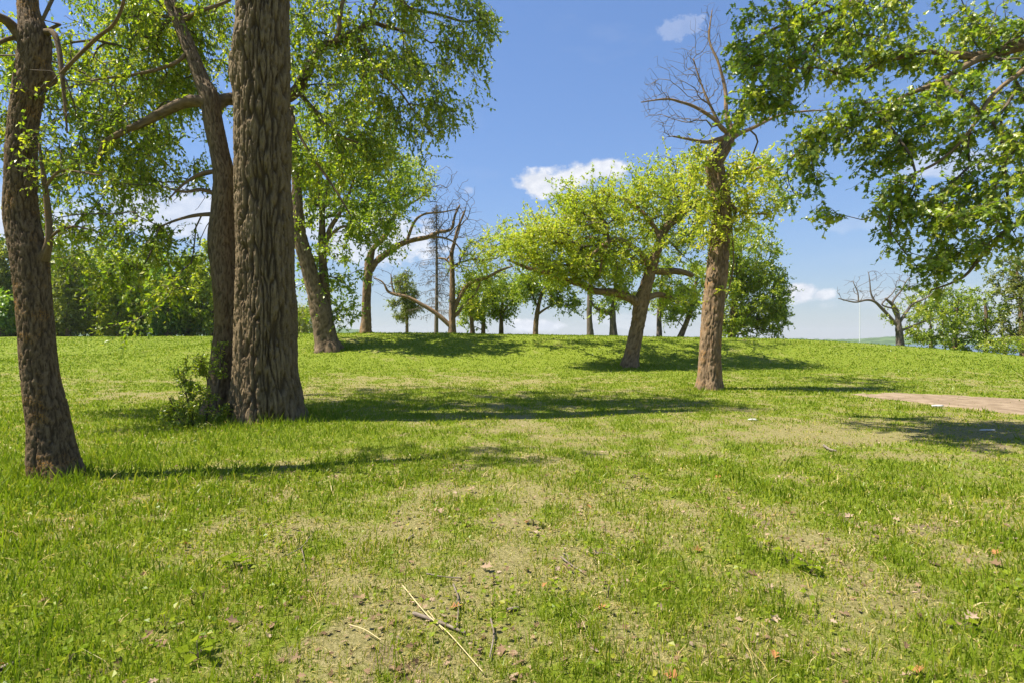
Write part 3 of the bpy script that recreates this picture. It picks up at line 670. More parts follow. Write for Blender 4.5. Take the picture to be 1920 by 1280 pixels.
# tree on the crest with the long arching limb
t6 = Tree('oak_tree', 'crest tree whose bare limb arches far out to the right', 'tree', base(686, 34), seed=66, bark='bark_oak')
t6.limb(trunk_pts([(686, 624, 34, 21), (687, 590, 34, 17), (687, 561, 34, 16), (691, 505, 34, 16), (694, 483, 34, 14), (702, 464, 34, 9), (718, 449, 34, 9), (735, 420, 34, 7), (746, 380, 34, 5), (752, 340, 34, 3)]), 'trunk', 28, .1, .04, 12, 5, .2)
t6.limb([(695, 508, 34, 12), (703, 494, 34, 12), (715, 483, 34, 12), (734, 470, 34, 11), (752, 458, 34, 10), (777, 450, 34, 9), (802, 445, 34, 8), (821, 436, 34, 7), (846, 430, 34, 5), (853, 405, 34, 4), (862, 385, 34, 3)], step=.12, relief=.03, scale=14)
t6.limb([(762, 455, 34, 6), (777, 417, 34, 5), (796, 402, 34, 4), (830, 398, 34, 3), (860, 392, 34, 2)], seg=7, step=.2)
t6.limb([(742, 395, 34, 5), (765, 385, 34, 4), (790, 370, 34, 3), (812, 350, 34, 2)], seg=7, step=.2)
t6.limb([(806, 445, 34, 5), (830, 446, 34, 4), (852, 455, 34, 3), (864, 470, 34, 2)], seg=7, step=.2)
t6.grow(blobs(t6.rng, [(820, 400, 66, 55, 34, 1.5, 150), (845, 355, 50, 44, 34, 1, 80)]), .25, .05, .35, stiff=.35); t6.tips = []; t6.branches(.009, .38, bark='bark_dead')
t6.grow(blobs(t6.rng, [(765, 325, 45, 35, 34, 1.6, 50), (740, 380, 30, 35, 34, 1.5, 26), (795, 345, 22, 30, 34, 1., 16), (715, 420, 26, 26, 34, 1.2, 16), (740, 450, 26, 16, 34, 1, 8)]), .35, .06, .4)
t6.foliage(4, .7, 10, .15, 'simple', .1, .2, .9, .9, (.55, .25)); t6.branches(.010, .42); t6.crown('leaf_oak_spring')

t7 = Tree('oak_tree', 'half-dead crest tree with a low bare limb sweeping left', 'tree', base(848, 36), seed=77, bark='bark_oak')
t7.limb(trunk_pts([(848, 626, 36, 15), (848, 600, 36, 12), (848, 577, 36, 12), (848, 505, 36, 9), (846, 480, 36, 8), (852, 455, 36, 6), (858, 430, 36, 5), (872, 395, 36, 3)]), 'trunk', 24, .12, .03, 14, 5, .2)
t7.limb([(845, 612, 36, 9), (831, 599, 36, 9), (815, 586, 36, 8), (790, 571, 36, 7), (765, 558, 36, 6), (740, 552, 36, 6), (727, 546, 36, 5), (718, 530, 36, 3), (702, 521, 36, 2)], step=.15)
t7.limb([(740, 552, 36, 4), (735, 535, 36, 3), (733, 515, 36, 2)], seg=7, step=.2)
t7.limb([(849, 585, 36, 9), (868, 546, 36, 8), (884, 530, 36, 7), (915, 520, 36, 6), (937, 508, 36, 5), (962, 499, 36, 3)], step=.15)
t7.limb([(850, 596, 36, 7), (874, 570, 36, 6), (892, 548, 36, 4), (905, 520, 36, 3)], step=.15)
t7.limb([(847, 500, 36, 5), (835, 486, 36, 4), (822, 485, 36, 3)], seg=7, step=.2)
t7.grow(blobs(t7.rng, [(862, 420, 46, 66, 36, 1.6, 140), (720, 530, 34, 34, 36, .8, 50), (780, 535, 56, 34, 36, 1, 70), (890, 460, 44, 54, 36, 1, 110)]), .25, .05, .35, stiff=.35); t7.tips = []; t7.branches(.009, .38, bark='bark_dead')
t7.grow(blobs(t7.rng, [(925, 470, 50, 34, 36, 1.6, 60), (960, 440, 30, 30, 36, 1.2, 24), (890, 500, 40, 30, 36, 1.4, 30), (900, 555, 45, 30, 36.5, 1.5, 30)]), .35, .07, .4)
t7.foliage(4, .75, 10, .15, 'simple', .1, .2, .9, .9, (.5, .25)); t7.branches(.010, .42); t7.crown('leaf_oak_spring')

# ------------------------------------------------------------------ the two oaks on the near side of the mound
t13 = Tree('oak_tree', 'leaning oak with broad yellow-green crown at the foot of the mound', 'tree', base(1181, 25), seed=131, bark='bark_oak')
t13.limb(trunk_pts([(1181, 690, 25, 31), (1185, 660, 25, 27), (1195, 614, 25, 26), (1203, 567, 25, 27), (1213, 531, 25, 22), (1223, 496, 25, 21), (1238, 452, 25, 17), (1252, 424, 25, 15), (1277, 402, 25, 13), (1290, 352, 25, 9), (1300, 310, 25, 5)]), 'trunk', 40, .08, .04, 13, 5, .22)
t13.limb([(1202, 580, 25, 19), (1188, 563, 24.9, 18), (1173, 556, 24.8, 16), (1151, 549, 24.7, 15), (1115, 546, 24.6, 13), (1094, 535, 24.6, 12), (1069, 528, 24.5, 11), (1029, 513, 24.4, 9), (990, 503, 24.4, 7), (954, 488, 24.3, 4)], relief=.025, scale=15, step=.1)
t13.limb([(1222, 500, 25, 12), (1195, 470, 24.6, 11), (1160, 450, 24.3, 10), (1135, 458, 24.2, 8), (1115, 474, 24.1, 6), (1095, 490, 24, 4)], step=.12)
t13.limb([(1140, 457, 24.2, 6), (1130, 480, 24.1, 5), (1124, 517, 24, 3)], seg=7, step=.15)
t13.limb([(1226, 508, 25, 13), (1245, 510, 25, 13), (1265, 509, 25, 12), (1282, 511, 25, 11), (1299, 517, 25, 9)], relief=.02, scale=15, step=.1, label='broken-off stub limb')
t13.limb([(1208, 562, 25, 12), (1232, 553, 25.3, 11), (1252, 557, 25.5, 9), (1272, 568, 25.7, 6)], step=.12)
t13.limb([(1240, 450, 25, 9), (1215, 410, 25.3, 8), (1180, 380, 25.5, 6), (1140, 365, 25.6, 4)], step=.12)
t13.limb([(1222, 500, 25, 9), (1180, 480, 26, 7), (1120, 430, 26.4, 6), (1060, 410, 26.6, 4)], step=.12)
t13.limb([(1277, 402, 25, 8), (1310, 385, 25.3, 6), (1340, 370, 25.5, 4)], step=.12)
t13.grow(blobs(t13.rng, [(1040, 470, 60, 50, 24.8, 2.0, 80), (1000, 460, 45, 40, 24.5, 1.6, 40), (1100, 420, 65, 55, 25.2, 2.4, 90), (1060, 400, 50, 30, 25.4, 1.8, 34), (1160, 400, 60, 55, 25.4, 2.4, 80), (1140, 355, 40, 22, 25.4, 1.6, 20), (1230, 370, 60, 45, 25.4, 2.2, 64), (1285, 340, 50, 50, 25.4, 2., 60), (1300, 400, 50, 40, 25.4, 1.8, 40),
    (1120, 500, 60, 36, 24.6, 1.8, 56), (1180, 480, 45, 45, 24.6, 1.8, 44), (1070, 520, 50, 22, 24.5, 1.3, 30), (1250, 450, 45, 40, 25.5, 1.8, 36), (1270, 555, 45, 26, 25.8, 1.4, 28), (1300, 480, 36, 40, 26, 1.4, 26), (1150, 545, 26, 14, 24.6, .8, 8), (1225, 310, 24, 16, 25.3, 1, 8), (955, 465, 24, 24, 24.3, 1, 12), (1100, 440, 90, 50, 28.2, 1.6, 60), (1220, 420, 80, 60, 28.4, 1.6, 50), (1030, 460, 50, 36, 27.5, 1.4, 26), (1090, 380, 80, 40, 25.4, 1.8, 50), (1200, 350, 90, 40, 25.6, 1.8, 50), (1020, 430, 60, 45, 25, 1.6, 40), (1060, 505, 70, 24, 24.4, 1.2, 40), (1000, 490, 40, 22, 24.3, 1, 20), (1130, 525, 50, 20, 24.4, 1, 20), (1130, 430, 110, 60, 30.5, 1.6, 70), (1010, 470, 50, 30, 30, 1.4, 26), (1270, 400, 70, 60, 30, 1.6, 40), (950, 465, 60, 32, 29.5, 1.6, 44)], 1.4, -.22), .4, .07, .4)
t13.foliage(4, .8, 14, .135, 'simple', .0, .15, 1.1, .75, (.5, .24)); t13.branches(.010, .44); t13.crown('leaf_oak_spring')

t16 = Tree('oak_tree', 'tall straight oak trunk, orange-streaked, with a dead forked top', 'tree', base(1329, 17), seed=161, bark='bark_oak')
t16.limb(trunk_pts([(1329, 729, 17, 44), (1330, 700, 17, 40), (1331, 657, 17, 38), (1338, 567, 17, 37), (1346, 496, 17, 38), (1351, 442, 17, 34), (1353, 380, 17, 31), (1344, 330, 17, 32), (1340, 305, 17, 31), (1357, 280, 17, 24), (1370, 252, 17, 20), (1376, 235, 17, 11)]), 'trunk', 80, .04, .040, 18, 8, .28, 5, ((6.45, 2.6, .15, .10), (5.4, .4, .16, .08), (3.5, 1.4, .14, .05)))
TW = t16
TW.limb([(1366, 258, 17, 13), (1347, 262, 16.9, 10), (1325, 267, 16.8, 7), (1290, 261, 16.7, 5), (1262, 256, 16.6, 3)], seg=8, step=.1)
TW.limb([(1370, 250, 17, 12), (1356, 243, 16.9, 9), (1338, 223, 16.8, 7), (1303, 201, 16.7, 6), (1277, 192, 16.6, 5), (1250, 186, 16.5, 4), (1202, 192, 16.4, 2)], seg=8, step=.1)
TW.limb([(1372, 246, 17, 12), (1362, 215, 17, 8), (1360, 170, 17.1, 7), (1347, 118, 17.1, 5), (1330, 75, 17.2, 4), (1335, 20, 17.2, 2)], seg=8, step=.1)
TW.limb([(1350, 235, 16.9, 6), (1328, 190, 17, 5), (1312, 150, 17.1, 3), (1300, 110, 17.1, 2)], seg=7, step=.1)
TW.limb([(1372, 258, 17, 13), (1388, 250, 17.1, 9), (1412, 240, 17.2, 7), (1456, 219, 17.3, 5), (1500, 210, 17.4, 4), (1568, 206, 17.5, 2)], seg=8, step=.1)
TW.limb([(1356, 332, 17, 10), (1380, 326, 16.9, 8), (1405, 320, 16.8, 6), (1436, 312, 16.7, 4)], seg=8, step=.1)
TW.limb([(1362, 375, 17, 6), (1390, 398, 16.8, 5), (1440, 402, 16.7, 3)], seg=7, step=.1)
TW.limb([(1362, 560, 17, 3), (1375, 500, 16.9, 2.5), (1372, 430, 16.9, 2.5), (1366, 380, 16.9, 2)], seg=6, step=.12)
TW.grow(blobs(TW.rng, [(1265, 190, 62, 65, 16.8, .9, 170), (1320, 130, 46, 75, 17, .8, 130), (1285, 250, 60, 30, 16.8, .7, 70), (1330, 60, 26, 55, 17.1, .5, 50), (1225, 190, 30, 40, 16.6, .5, 44), (1370, 170, 34, 60, 17.1, .7, 60), (1450, 220, 60, 26, 17.3, .6, 20), (1460, 390, 60, 20, 16.8, .5, 10), (1270, 170, 75, 75, 16.8, 1.0, 130), (1330, 100, 50, 90, 17, .8, 80)]), .26, .05, .18, stiff=.35)
TW.tips = []; TW.branches(.0042, .42, bark='bark_dead')
TW.grow(blobs(TW.rng, [(1360, 400, 50, 40, 16.8, .9, 34), (1410, 320, 40, 30, 16.8, .8, 30), (1430, 385, 40, 22, 16.7, .7, 20), (1335, 455, 40, 26, 16.7, .7, 18), (1310, 310, 30, 30, 16.8, .7, 16), (1300, 390, 30, 40, 16.8, .8, 16), (1365, 355, 40, 26, 16.7, .8, 16), (1340, 545, 14, 10, 16.6, .3, 3), (1390, 350, 70, 50, 19.5, 1.4, 40), (1320, 330, 50, 40, 19.5, 1.3, 24)]), .35, .07, .25)
TW.foliage(4, .55, 9, .12, 'simple', .0, .15, 1.0, .9, (.62, .24)); TW.branches(.006, .42); TW.crown('leaf_oak_spring')

# ------------------------------------------------------------------ the near oak whose boughs reach in from the right
t18 = Tree('red_oak', 'large oak reaching in from the right edge with lobed dark green leaves', 'tree', np.array([13.2, 10.4, float(zg(13.2, 10.4))]), seed=181, bark='bark_grey')
t18.limb([('w', 13.2, 10.4, float(zg(13.2, 10.4)) - .3, .42), ('w', 13.2, 10.4, .4, .38), ('w', 13.1, 10.4, 2.5, .33), ('w', 13.0, 10.3, 5, .30), ('w', 12.8, 10.2, 8, .24), ('w', 12.6, 10.2, 11, .15)], 'trunk', 40, .1, .04, 13, 5, .25, 5)
t18.limb([('w', 13.0, 10.3, 4.6, .19), (2180, 150, 9.9, 30), (2040, 70, 9.6, 26), (1920, 84, 9.4, 23), (1850, 105, 9.3, 19), (1784, 104, 9.3, 14), (1745, 98, 9.3, 9), (1697, 105, 9.3, 8), (1631, 127, 9.3, 7), (1585, 140, 9.3, 5), (1535, 128, 9.3, 4), (1470, 130, 9.3, 3)], relief=.014, scale=22, step=.06)
t18.limb([(1862, 103, 9.3, 14), (1828, 114, 9.2, 13), (1784, 140, 9.1, 11), (1741, 162, 9, 9), (1697, 181, 9, 8), (1653, 210, 8.9, 7), (1587, 232, 8.9, 5), (1544, 241, 8.9, 4), (1480, 300, 8.9, 3)], seg=10, step=.06)
t18.limb([('w', 13.0, 10.3, 4.2, .13), (2100, 20, 9.2, 18), (1960, 95, 8.9, 11), (1920, 131, 8.8, 9), (1860, 180, 8.7, 7), (1815, 250, 8.6, 6), (1762, 302, 8.6, 5), (1697, 335, 8.6, 4), (1650, 370, 8.6, 3)], seg=10, step=.08)
t18.limb([('w', 13.05, 10.35, 3.4, .13), (2200, 300, 9.6, 20), (2020, 370, 9.0, 13), (1925, 408, 8.8, 9), (1850, 470, 8.7, 7), (1806, 520, 8.7, 5), (1745, 545, 8.7, 3)], seg=10, step=.08)
t18.limb([('w', 12.9, 10.2, 6.4, .15), (2150, -150, 9.8, 22), (1900, -90, 9.7, 15), (1700, -40, 9.8, 10), (1560, 20, 9.8, 7), (1450, 55, 9.8, 5), (1385, 100, 9.8, 3)], seg=10, step=.08)
t18.limb([(1600, 5, 9.8, 6), (1520, 90, 9.6, 5), (1450, 140, 9.6, 4), (1395, 205, 9.5, 3)], seg=8, step=.08)
rg = t18.rng
A18 = blobs(rg, [(1400, 95, 45, 22, 9.7, .5, 14), (1440, 40, 60, 34, 9.7, .6, 26), (1460, 100, 70, 40, 9.6, .7, 34), (1395, 190, 40, 26, 9.5, .4, 14), (1440, 215, 60, 22, 9.5, .5, 18), (1530, 30, 60, 34, 9.7, .7, 28), (1540, 120, 60, 30, 9.5, .6, 24), (1490, 175, 55, 26, 9.4, .5, 18),
    (1620, 30, 60, 28, 9.6, .6, 22), (1640, 95, 55, 22, 9.4, .5, 18), (1690, 105, 45, 20, 9.3, .5, 16), (1600, 140, 45, 16, 9.3, .4, 12), (1740, 110, 40, 20, 9.3, .5, 12),
    (1560, 235, 55, 18, 8.9, .4, 16), (1640, 205, 55, 20, 8.9, .4, 18), (1490, 290, 45, 30, 8.9, .4, 14), (1500, 345, 45, 22, 8.8, .4, 12), (1470, 400, 24, 16, 8.8, .3, 6), (1560, 395, 22, 10, 8.8, .25, 4), (1540, 270, 36, 18, 8.9, .4, 8),
    (1720, 200, 60, 26, 9.0, .5, 22), (1780, 170, 50, 30, 9.0, .6, 20), (1700, 265, 60, 26, 8.7, .5, 18), (1640, 290, 45, 22, 8.7, .4, 12), (1780, 255, 60, 36, 8.7, .6, 26), (1650, 350, 40, 24, 8.6, .4, 12), (1680, 400, 40, 26, 8.6, .4, 14), (1735, 350, 50, 26, 8.6, .5, 14), (1740, 420, 60, 34, 8.6, .5, 24), (1800, 400, 60, 40, 8.6, .6, 30), (1870, 380, 50, 50, 8.6, .7, 30), (1850, 310, 60, 36, 8.6, .6, 24), (1870, 240, 60, 50, 8.8, .7, 30), (1890, 150, 50, 50, 9.2, .7, 22), (1830, 60, 60, 36, 9.5, .8, 22), (1890, 30, 50, 36, 9.6, .8, 20),
    (1740, 480, 50, 20, 8.6, .4, 14), (1800, 470, 45, 26, 8.6, .4, 14), (1760, 535, 40, 18, 8.6, .35, 10), (1870, 450, 45, 26, 8.6, .5, 12),
    (2000, 250, 90, 160, 9.2, .9, 60), (2000, 60, 90, 70, 9.6, .9, 30), (1700, -60, 200, 50, 9.8, .8, 40), (1180, -215, 130, 55, 9.2, 2.0, 110), (1340, -200, 110, 55, 9.2, 1.8, 60), (1600, 300, 36, 20, 8.9, .4, 8), (1420, 150, 50, 40, 9.5, .5, 16), (1720, 40, 120, 40, 9.7, .6, 30), (1600, 60, 100, 40, 9.6, .6, 24), (1700, 225, 70, 20, 8.8, .5, 10)], .5, -.20)
t18.grow(A18, .35, .06, .25)
t18.foliage(4, .40, 9, .100, 'oak', .1, .35, .9, .5, (.48, .28), True, bias=(-.55, 0, -.25))
t18.branches(.0045, .42, bark='bark_twig'); t18.crown('leaf_oak_near', single=300)

# ------------------------------------------------------------------ background trees
def bg_tree(name, label, px, D, top, trunk, crowns, mat, seed, group=None, limbs=(), size=.18, ntw=5, ltw=.9, nl=14, bark='bark_grey', shape='simple', tint=(.5, .22), droop=.15, rtip=.012, cat='tree', flat=.9, dens=1.4):
    """trunk: list of (px, py, width px) upward; crowns: list of (px, py, rx, ry, rD, n)"""
    t = Tree(name, label, cat, base(px, D), group, seed, bark)
    b0 = base(px, D); w0 = trunk[0][2] / 2 / FPX * D
    pts = [('w', b0[0], b0[1], b0[2] - .25, w0 * 1.15), ('w', b0[0], b0[1], b0[2] + .1, w0)]
    zpx = lambda py: CAM_H + (640 - py) / FPX * D
    for (x, y, w) in trunk:
        if zpx(y) > b0[2] + .4: pts.append((x, y, D, w))
    t.limb(pts, 'trunk', 14, .2, .02, 14, 5, .2)
    for l in limbs: t.limb([(x, y, D, w) for x, y, w in l], 'limb', 8, .25)
    A = np.vstack([blob(t.rng, x, y, rx, ry, D, rD, int(n * dens)) for x, y, rx, ry, rD, n in crowns])
    t.grow(A, .35, .07, .5); t.foliage(ntw, ltw, nl, size, shape, droop, .3, flat, .85, tint); t.branches(rtip, .44); t.crown(mat)
    return t
G1 = 'trees along the crest of the mound'
bg_tree('oak_tree', 'small green crest tree, second trunk right of the half-dead tree', 906, 44, 0, [(906, 626, 8), (907, 580, 6), (908, 545, 4)], [(900, 560, 40, 34, 2, 50), (880, 590, 26, 20, 1.5, 16)], 'leaf_mid', 301, G1)
bg_tree('oak_tree', 'thin crest tree just right of the half-dead tree', 886, 41, 0, [(886, 626, 9), (884, 580, 7), (888, 540, 4)], [(880, 560, 30, 26, 1.6, 24), (905, 520, 30, 24, 1.6, 22)], 'leaf_mid', 302, G1)
bg_tree('oak_tree', 'low bushy crest tree with short dark trunk in the gap of open sky', 940, 43, 0, [(940, 628, 9), (940, 600, 8), (942, 560, 5)], [(945, 560, 40, 30, 2, 56), (960, 530, 30, 24, 1.6, 26), (935, 590, 20, 10, 1, 8)], 'leaf_mid', 303, G1, limbs=(((940, 590, 4), (955, 570, 3), (968, 555, 2)),))
bg_tree('oak_tree', 'small dark crooked oak alone on the crest left of two pale trunks', 1004, 40, 0, [(1002, 628, 10), (1006, 595, 9), (1013, 560, 7), (1022, 540, 5), (1030, 520, 3)], [(1020, 525, 50, 26, 2, 50), (1060, 555, 28, 22, 1.3, 22), (980, 540, 26, 20, 1.3, 18), (1080, 575, 12, 9, .8, 5)], 'leaf_mid', 304, G1, limbs=(((1008, 590, 5), (1022, 580, 4), (1040, 570, 3)),))
bg_tree('oak_tree', 'bare pale crest trunk rising into the broad oak crown', 1107, 38, 0, [(1107, 630, 12), (1105, 590, 10), (1106, 550, 9), (1108, 500, 6), (1112, 460, 3)], [(1110, 480, 40, 30, 2, 24)], 'leaf_mid', 305, G1, bark='bark_dead')
bg_tree('oak_tree', 'pale crest trunk with a limb elbowing left', 1150, 38, 0, [(1151, 630, 14), (1149, 595, 11), (1150, 570, 8), (1154, 540, 6), (1158, 500, 3)], [(1150, 560, 36, 16, 1.6, 16), (1170, 500, 40, 36, 2, 26), (1125, 590, 10, 9, .6, 4)], 'leaf_mid', 306, G1, limbs=(((1147, 590, 8), (1135, 585, 7), (1118, 578, 6), (1108, 566, 4)),), bark='bark_dead')
bg_tree('oak_tree', 'straight pale crest trunk between the leaning oak and the tall oak', 1236, 40, 0, [(1236, 630, 10), (1236, 590, 9), (1238, 560, 7), (1242, 510, 4)], [(1240, 550, 30, 26, 1.8, 24), (1230, 500, 40, 30, 2, 24)], 'leaf_mid', 307, G1, bark='bark_dead')
bg_tree('oak_tree', 'slanting dark crest trunk beside the tall oak', 1275, 40, 0, [(1275, 632, 11), (1287, 605, 9), (1297, 578, 8), (1302, 550, 6), (1306, 510, 3)], [(1285, 560, 36, 26, 1.8, 34), (1300, 520, 30, 30, 1.8, 26), (1260, 590, 12, 10, .8, 6)], 'leaf_mid', 308, G1)
bg_tree('linden_tree', 'dense round green tree behind the tall oak, foliage down to the grass', 1372, 44, 0, [(1372, 634, 14), (1375, 580, 11), (1385, 520, 8), (1390, 460, 5)],
        [(1400, 480, 58, 70, 2.6, 150), (1425, 550, 52, 64, 2.4, 140), (1370, 560, 40, 60, 2.2, 70), (1448, 590, 32, 40, 1.6, 60), (1380, 610, 40, 20, 1.6, 30), (1350, 500, 30, 60, 2, 40)], 'leaf_mid', 309, ltw=.8, size=.19, tint=(.6, .25), dens=1.2)
bg_tree('willow_tree', 'pale yellow-green willow in the gap right of the huge trunk', 572, 74, 0, [(572, 636, 8), (572, 610, 6), (574, 590, 4)], [(570, 600, 26, 28, 2.5, 70), (545, 605, 16, 24, 2, 26)], 'leaf_willow', 310, shape='narrow', droop=.9, size=.3, ltw=1.4)

# conifers on the crest
def conifer(name, label, px, D, top_py, half, seed, dead):
    t = Tree(name, label, 'tree', base(px, D), None, seed, 'bark_dead' if dead else 'bark_grey')
    b0 = base(px, D); ztop = CAM_H + (640 - top_py) / FPX * D
    H = ztop - b0[2]
    t.limb([('w', *(b0 - [0, 0, .3]), .17), ('w', *(b0 + [0, 0, .1]), .15), ('w', *(b0 + [.03, 0, H * .5]), .09), ('w', *(b0 + [0, 0, H]), .015)], 'trunk', 10, .25, wob=.03)
    tips = []; parts = []; rng = t.rng; Rm = half / FPX * D
    for k in range(90 if dead else 80):
        f = (k + rng.uniform(0, 1)) / (90 if dead else 80); f = .16 + .82 * f if dead else .10 + .88 * f
        a = rng.uniform(0, 2 * np.pi); L = Rm * (1 - f) ** .85 * rng.uniform(.6, 1.15) + .12
        if dead: L *= .55 + .45 * math.sin(f * 9) ** 2
        p0 = b0 + np.array([0, 0, H * f]); d = np.array([math.cos(a), math.sin(a), -.12 if dead else -.05])
        pts = np.array([p0, p0 + d * L * .5 + [0, 0, .02 * L], p0 + d * L + [0, 0, -.03 * L]])
        parts.append(sweep(pts, [.02, .013, .005], 4, .4, wob=0))
        for j in (.35, .55, .75, .95, 1): tips.append((p0 + d * L * j, unit(d), L))
    Vv, F, bk = join(parts); obj('branchwork', mesh('branchwork', Vv - t.root, F, M['bark_dead'], {'bark': bk}), t.e, kind='stuff')
    t.tips = tips
    if dead: t.foliage(2, .45, 5, .13, 'narrow', .6, .7, .3, .6, (.5, .3))
    else: t.foliage(4, .42, 11, .17, 'narrow', .3, .4, .5, .8, (.35, .25))
    t.crown('needle_dead' if dead else 'leaf_olive')
conifer('spruce_tree', 'tall dead grey spruce with bare drooping boughs on the crest', 818, 40, 378, 84, 401, True)
bg_tree('pine_tree', 'small olive-green pine left of the dead spruce', 762, 46, 0, [(763, 626, 6), (763, 590, 5), (761, 550, 4), (760, 515, 2)], [(762, 540, 22, 34, 1.4, 44), (755, 575, 26, 16, 1.3, 22), (778, 580, 16, 14, 1.1, 10), (748, 598, 10, 10, .7, 6)], 'leaf_olive', 402, shape='narrow', droop=.4, size=.24, ltw=.6, nl=12)

# ------------------------------------------------------------------ tree line beyond the left field
LINE = [ # px, D, crown px, top py, half width px, material, label
    (-60, 62, -60, 440, 60, 'leaf_mid', 'bright tree of the far tree line at the left picture edge'),
    (12, 60, 12, 470, 48, 'leaf_olive', 'olive tree of the far tree line left of the lichen-covered trunk'),
    (5, 56, 5, 560, 36, 'leaf_dark', 'low dark bush at the foot of the far tree line, leftmost'),
    (110, 62, 110, 470, 42, 'leaf_mid', 'rounded tree of the far tree line just right of the lichen-covered trunk'),
    (128, 57, 128, 500, 30, 'leaf_olive', 'dusky olive shrub tree before the far tree line right of the lichen-covered trunk'),
    (175, 63, 178, 478, 44, 'leaf_mid', 'tallest rounded tree of the far tree line'),
    (222, 60, 222, 492, 40, 'leaf_mid', 'light green tree in the middle of the far tree line'),
    (270, 64, 268, 480, 42, 'leaf_mid', 'tree of the far tree line under the gap of sky'),
    (312, 60, 312, 500, 36, 'leaf_dark', 'darker tree of the far tree line right of the gap of sky'),
    (352, 62, 352, 498, 36, 'leaf_mid', 'second tree of the far tree line left of the bent trunk'),
    (396, 61, 396, 474, 40, 'leaf_mid', 'tree of the far tree line behind the bent trunk'),
    (440, 64, 440, 480, 40, 'leaf_dark', 'tree of the far tree line hidden behind the huge trunk'),
    (-130, 60, -130, 450, 60, 'leaf_dark', 'dark tree of the far tree line just past the left edge')]
for k, (px, D, cx, top, hw, mt, lab) in enumerate(LINE):
    top -= 26; hgt = 632 - top
    n = int(hw * hgt / 62)
    bush = top > 540
    bg_tree('bush' if bush else 'woodland_tree', lab, px, D, 0, [(px, 632, 9), (px + 2, 632 - hgt * .4, 7), (px - 2, 632 - hgt * .75, 4)],
            [(cx, top + hgt * .32, hw * .85, hgt * .32, 2.2, int(n * .5)), (cx - hw * .2, top + hgt * .62, hw, hgt * .3, 2.2, int(n * .4)), (cx + hw * .35, top + hgt * .5, hw * .7, hgt * .3, 2., int(n * .3)), (cx, 612, hw * 1.05, 16, 1.8, int(n * .16))],
            mt, 500 + k, 'trees lining the far edge of the left field', size=.34, ltw=1.1, nl=10, ntw=6, rtip=.014, cat='bush' if bush else 'tree', tint=(.68, .3), dens=1.2)
# understorey that closes the tree line at the ground
rg = np.random.default_rng(77)
for k in range(11):
    px = -90 + k * 50
    t = Tree('bush', 'shady low bush under the far tree line, %s from the left picture edge' % ['first', 'second', 'third', 'fourth', 'fifth', 'sixth', 'seventh', 'eighth', 'ninth', 'tenth', 'eleventh'][k], 'bush', base(px, 65), 'understorey bushes below the far tree line', 600 + k)
    b0 = base(px, 65)
    t.limb([('w', *(b0 - [0, 0, .2]), .08), ('w', *(b0 + [.1, 0, 1.2]), .05), ('w', *(b0 + [0, 0, 2.6]), .02)], 'stem', 6, .4)
    t.grow(blob(t.rng, px, 592, 34, 34, 65, 1.5, 55, .8), .3, .08, .6); t.foliage(5, 1.0, 10, .30, 'clump', .1, .3, .8, .9, (.5, .25)); t.branches(.012, .4); t.crown('leaf_dark')

# ------------------------------------------------------------------ right bank by the lake
td = Tree('dead_tree', 'bare dead tree with crooked pale limbs on the right horizon', 'tree', base(1688, 39), seed=701, bark='bark_dead')
td.limb(trunk_pts([(1688, 648, 39, 14), (1686, 625, 39, 12), (1684, 605, 39, 10), (1682, 585, 39, 7), (1674, 572, 39, 6), (1660, 560, 39, 4)]), 'trunk', 20, .12, .03, 14, 5, .3)
for l in ([(1684, 612, 7), (1668, 594, 6), (1655, 580, 6), (1640, 566, 5), (1625, 563, 4), (1603, 567, 3), (1572, 560, 2)], [(1640, 566, 4), (1633, 550, 3), (1631, 530, 2), (1629, 514, 1.5)], [(1610, 565, 3), (1608, 548, 2), (1600, 530, 1.5)],
          [(1685, 600, 6), (1676, 582, 5), (1674, 566, 4), (1690, 545, 3), (1700, 527, 2), (1710, 518, 1.5)], [(1680, 580, 4), (1657, 574, 3), (1655, 568, 3), (1672, 552, 2), (1680, 540, 1.5)],
          [(1686, 606, 6), (1700, 585, 5), (1712, 570, 4), (1735, 560, 3), (1750, 550, 2)], [(1690, 620, 5), (1710, 612, 4), (1730, 604, 3), (1755, 598, 2)]):
    td.limb([(x, y, 39, w) for x, y, w in l], seg=7, step=.15)
td.grow(blobs(td.rng, [(1650, 535, 56, 32, 39, 1.2, 120), (1720, 535, 40, 34, 39, 1.2, 70), (1600, 545, 30, 24, 39, .8, 40)]), .25, .05, .3, stiff=.35); td.tips = []; td.branches(.009, .36, bark='bark_dead')
td.grow(blobs(td.rng, [(1672, 590, 16, 22, 39, .6, 10), (1700, 580, 22, 26, 39, .7, 14), (1725, 590, 20, 30, 39, .8, 14)]), .3, .07, .3)
td.foliage(4, .45, 9, .14, 'simple', .1, .2, .9, .9, (.6, .22)); td.branches(.008, .42); td.crown('leaf_oak_spring', name='sprouts')
G2 = 'leafy trees and bushes on the lake bank at the right'
bg_tree('bush', 'green bush beside the dead tree on the lake bank', 1745, 41, 0, [(1745, 650, 6), (1745, 610, 4)], [(1745, 605, 34, 40, 1.8, 60), (1735, 560, 22, 22, 1.2, 20), (1715, 630, 16, 16, 1, 12)], 'leaf_mid', 711, G2, size=.16, ltw=.6, cat='bush', dens=1.0)
bg_tree('bank_tree', 'bushy tree on the lake bank, second right of the dead tree', 1790, 43, 0, [(1790, 655, 8), (1792, 610, 6), (1795, 570, 4)], [(1790, 580, 40, 36, 2, 70), (1800, 630, 40, 30, 1.8, 40), (1765, 545, 20, 18, 1, 14)], 'leaf_mid', 712, G2, size=.17, ltw=.65, dens=.95)
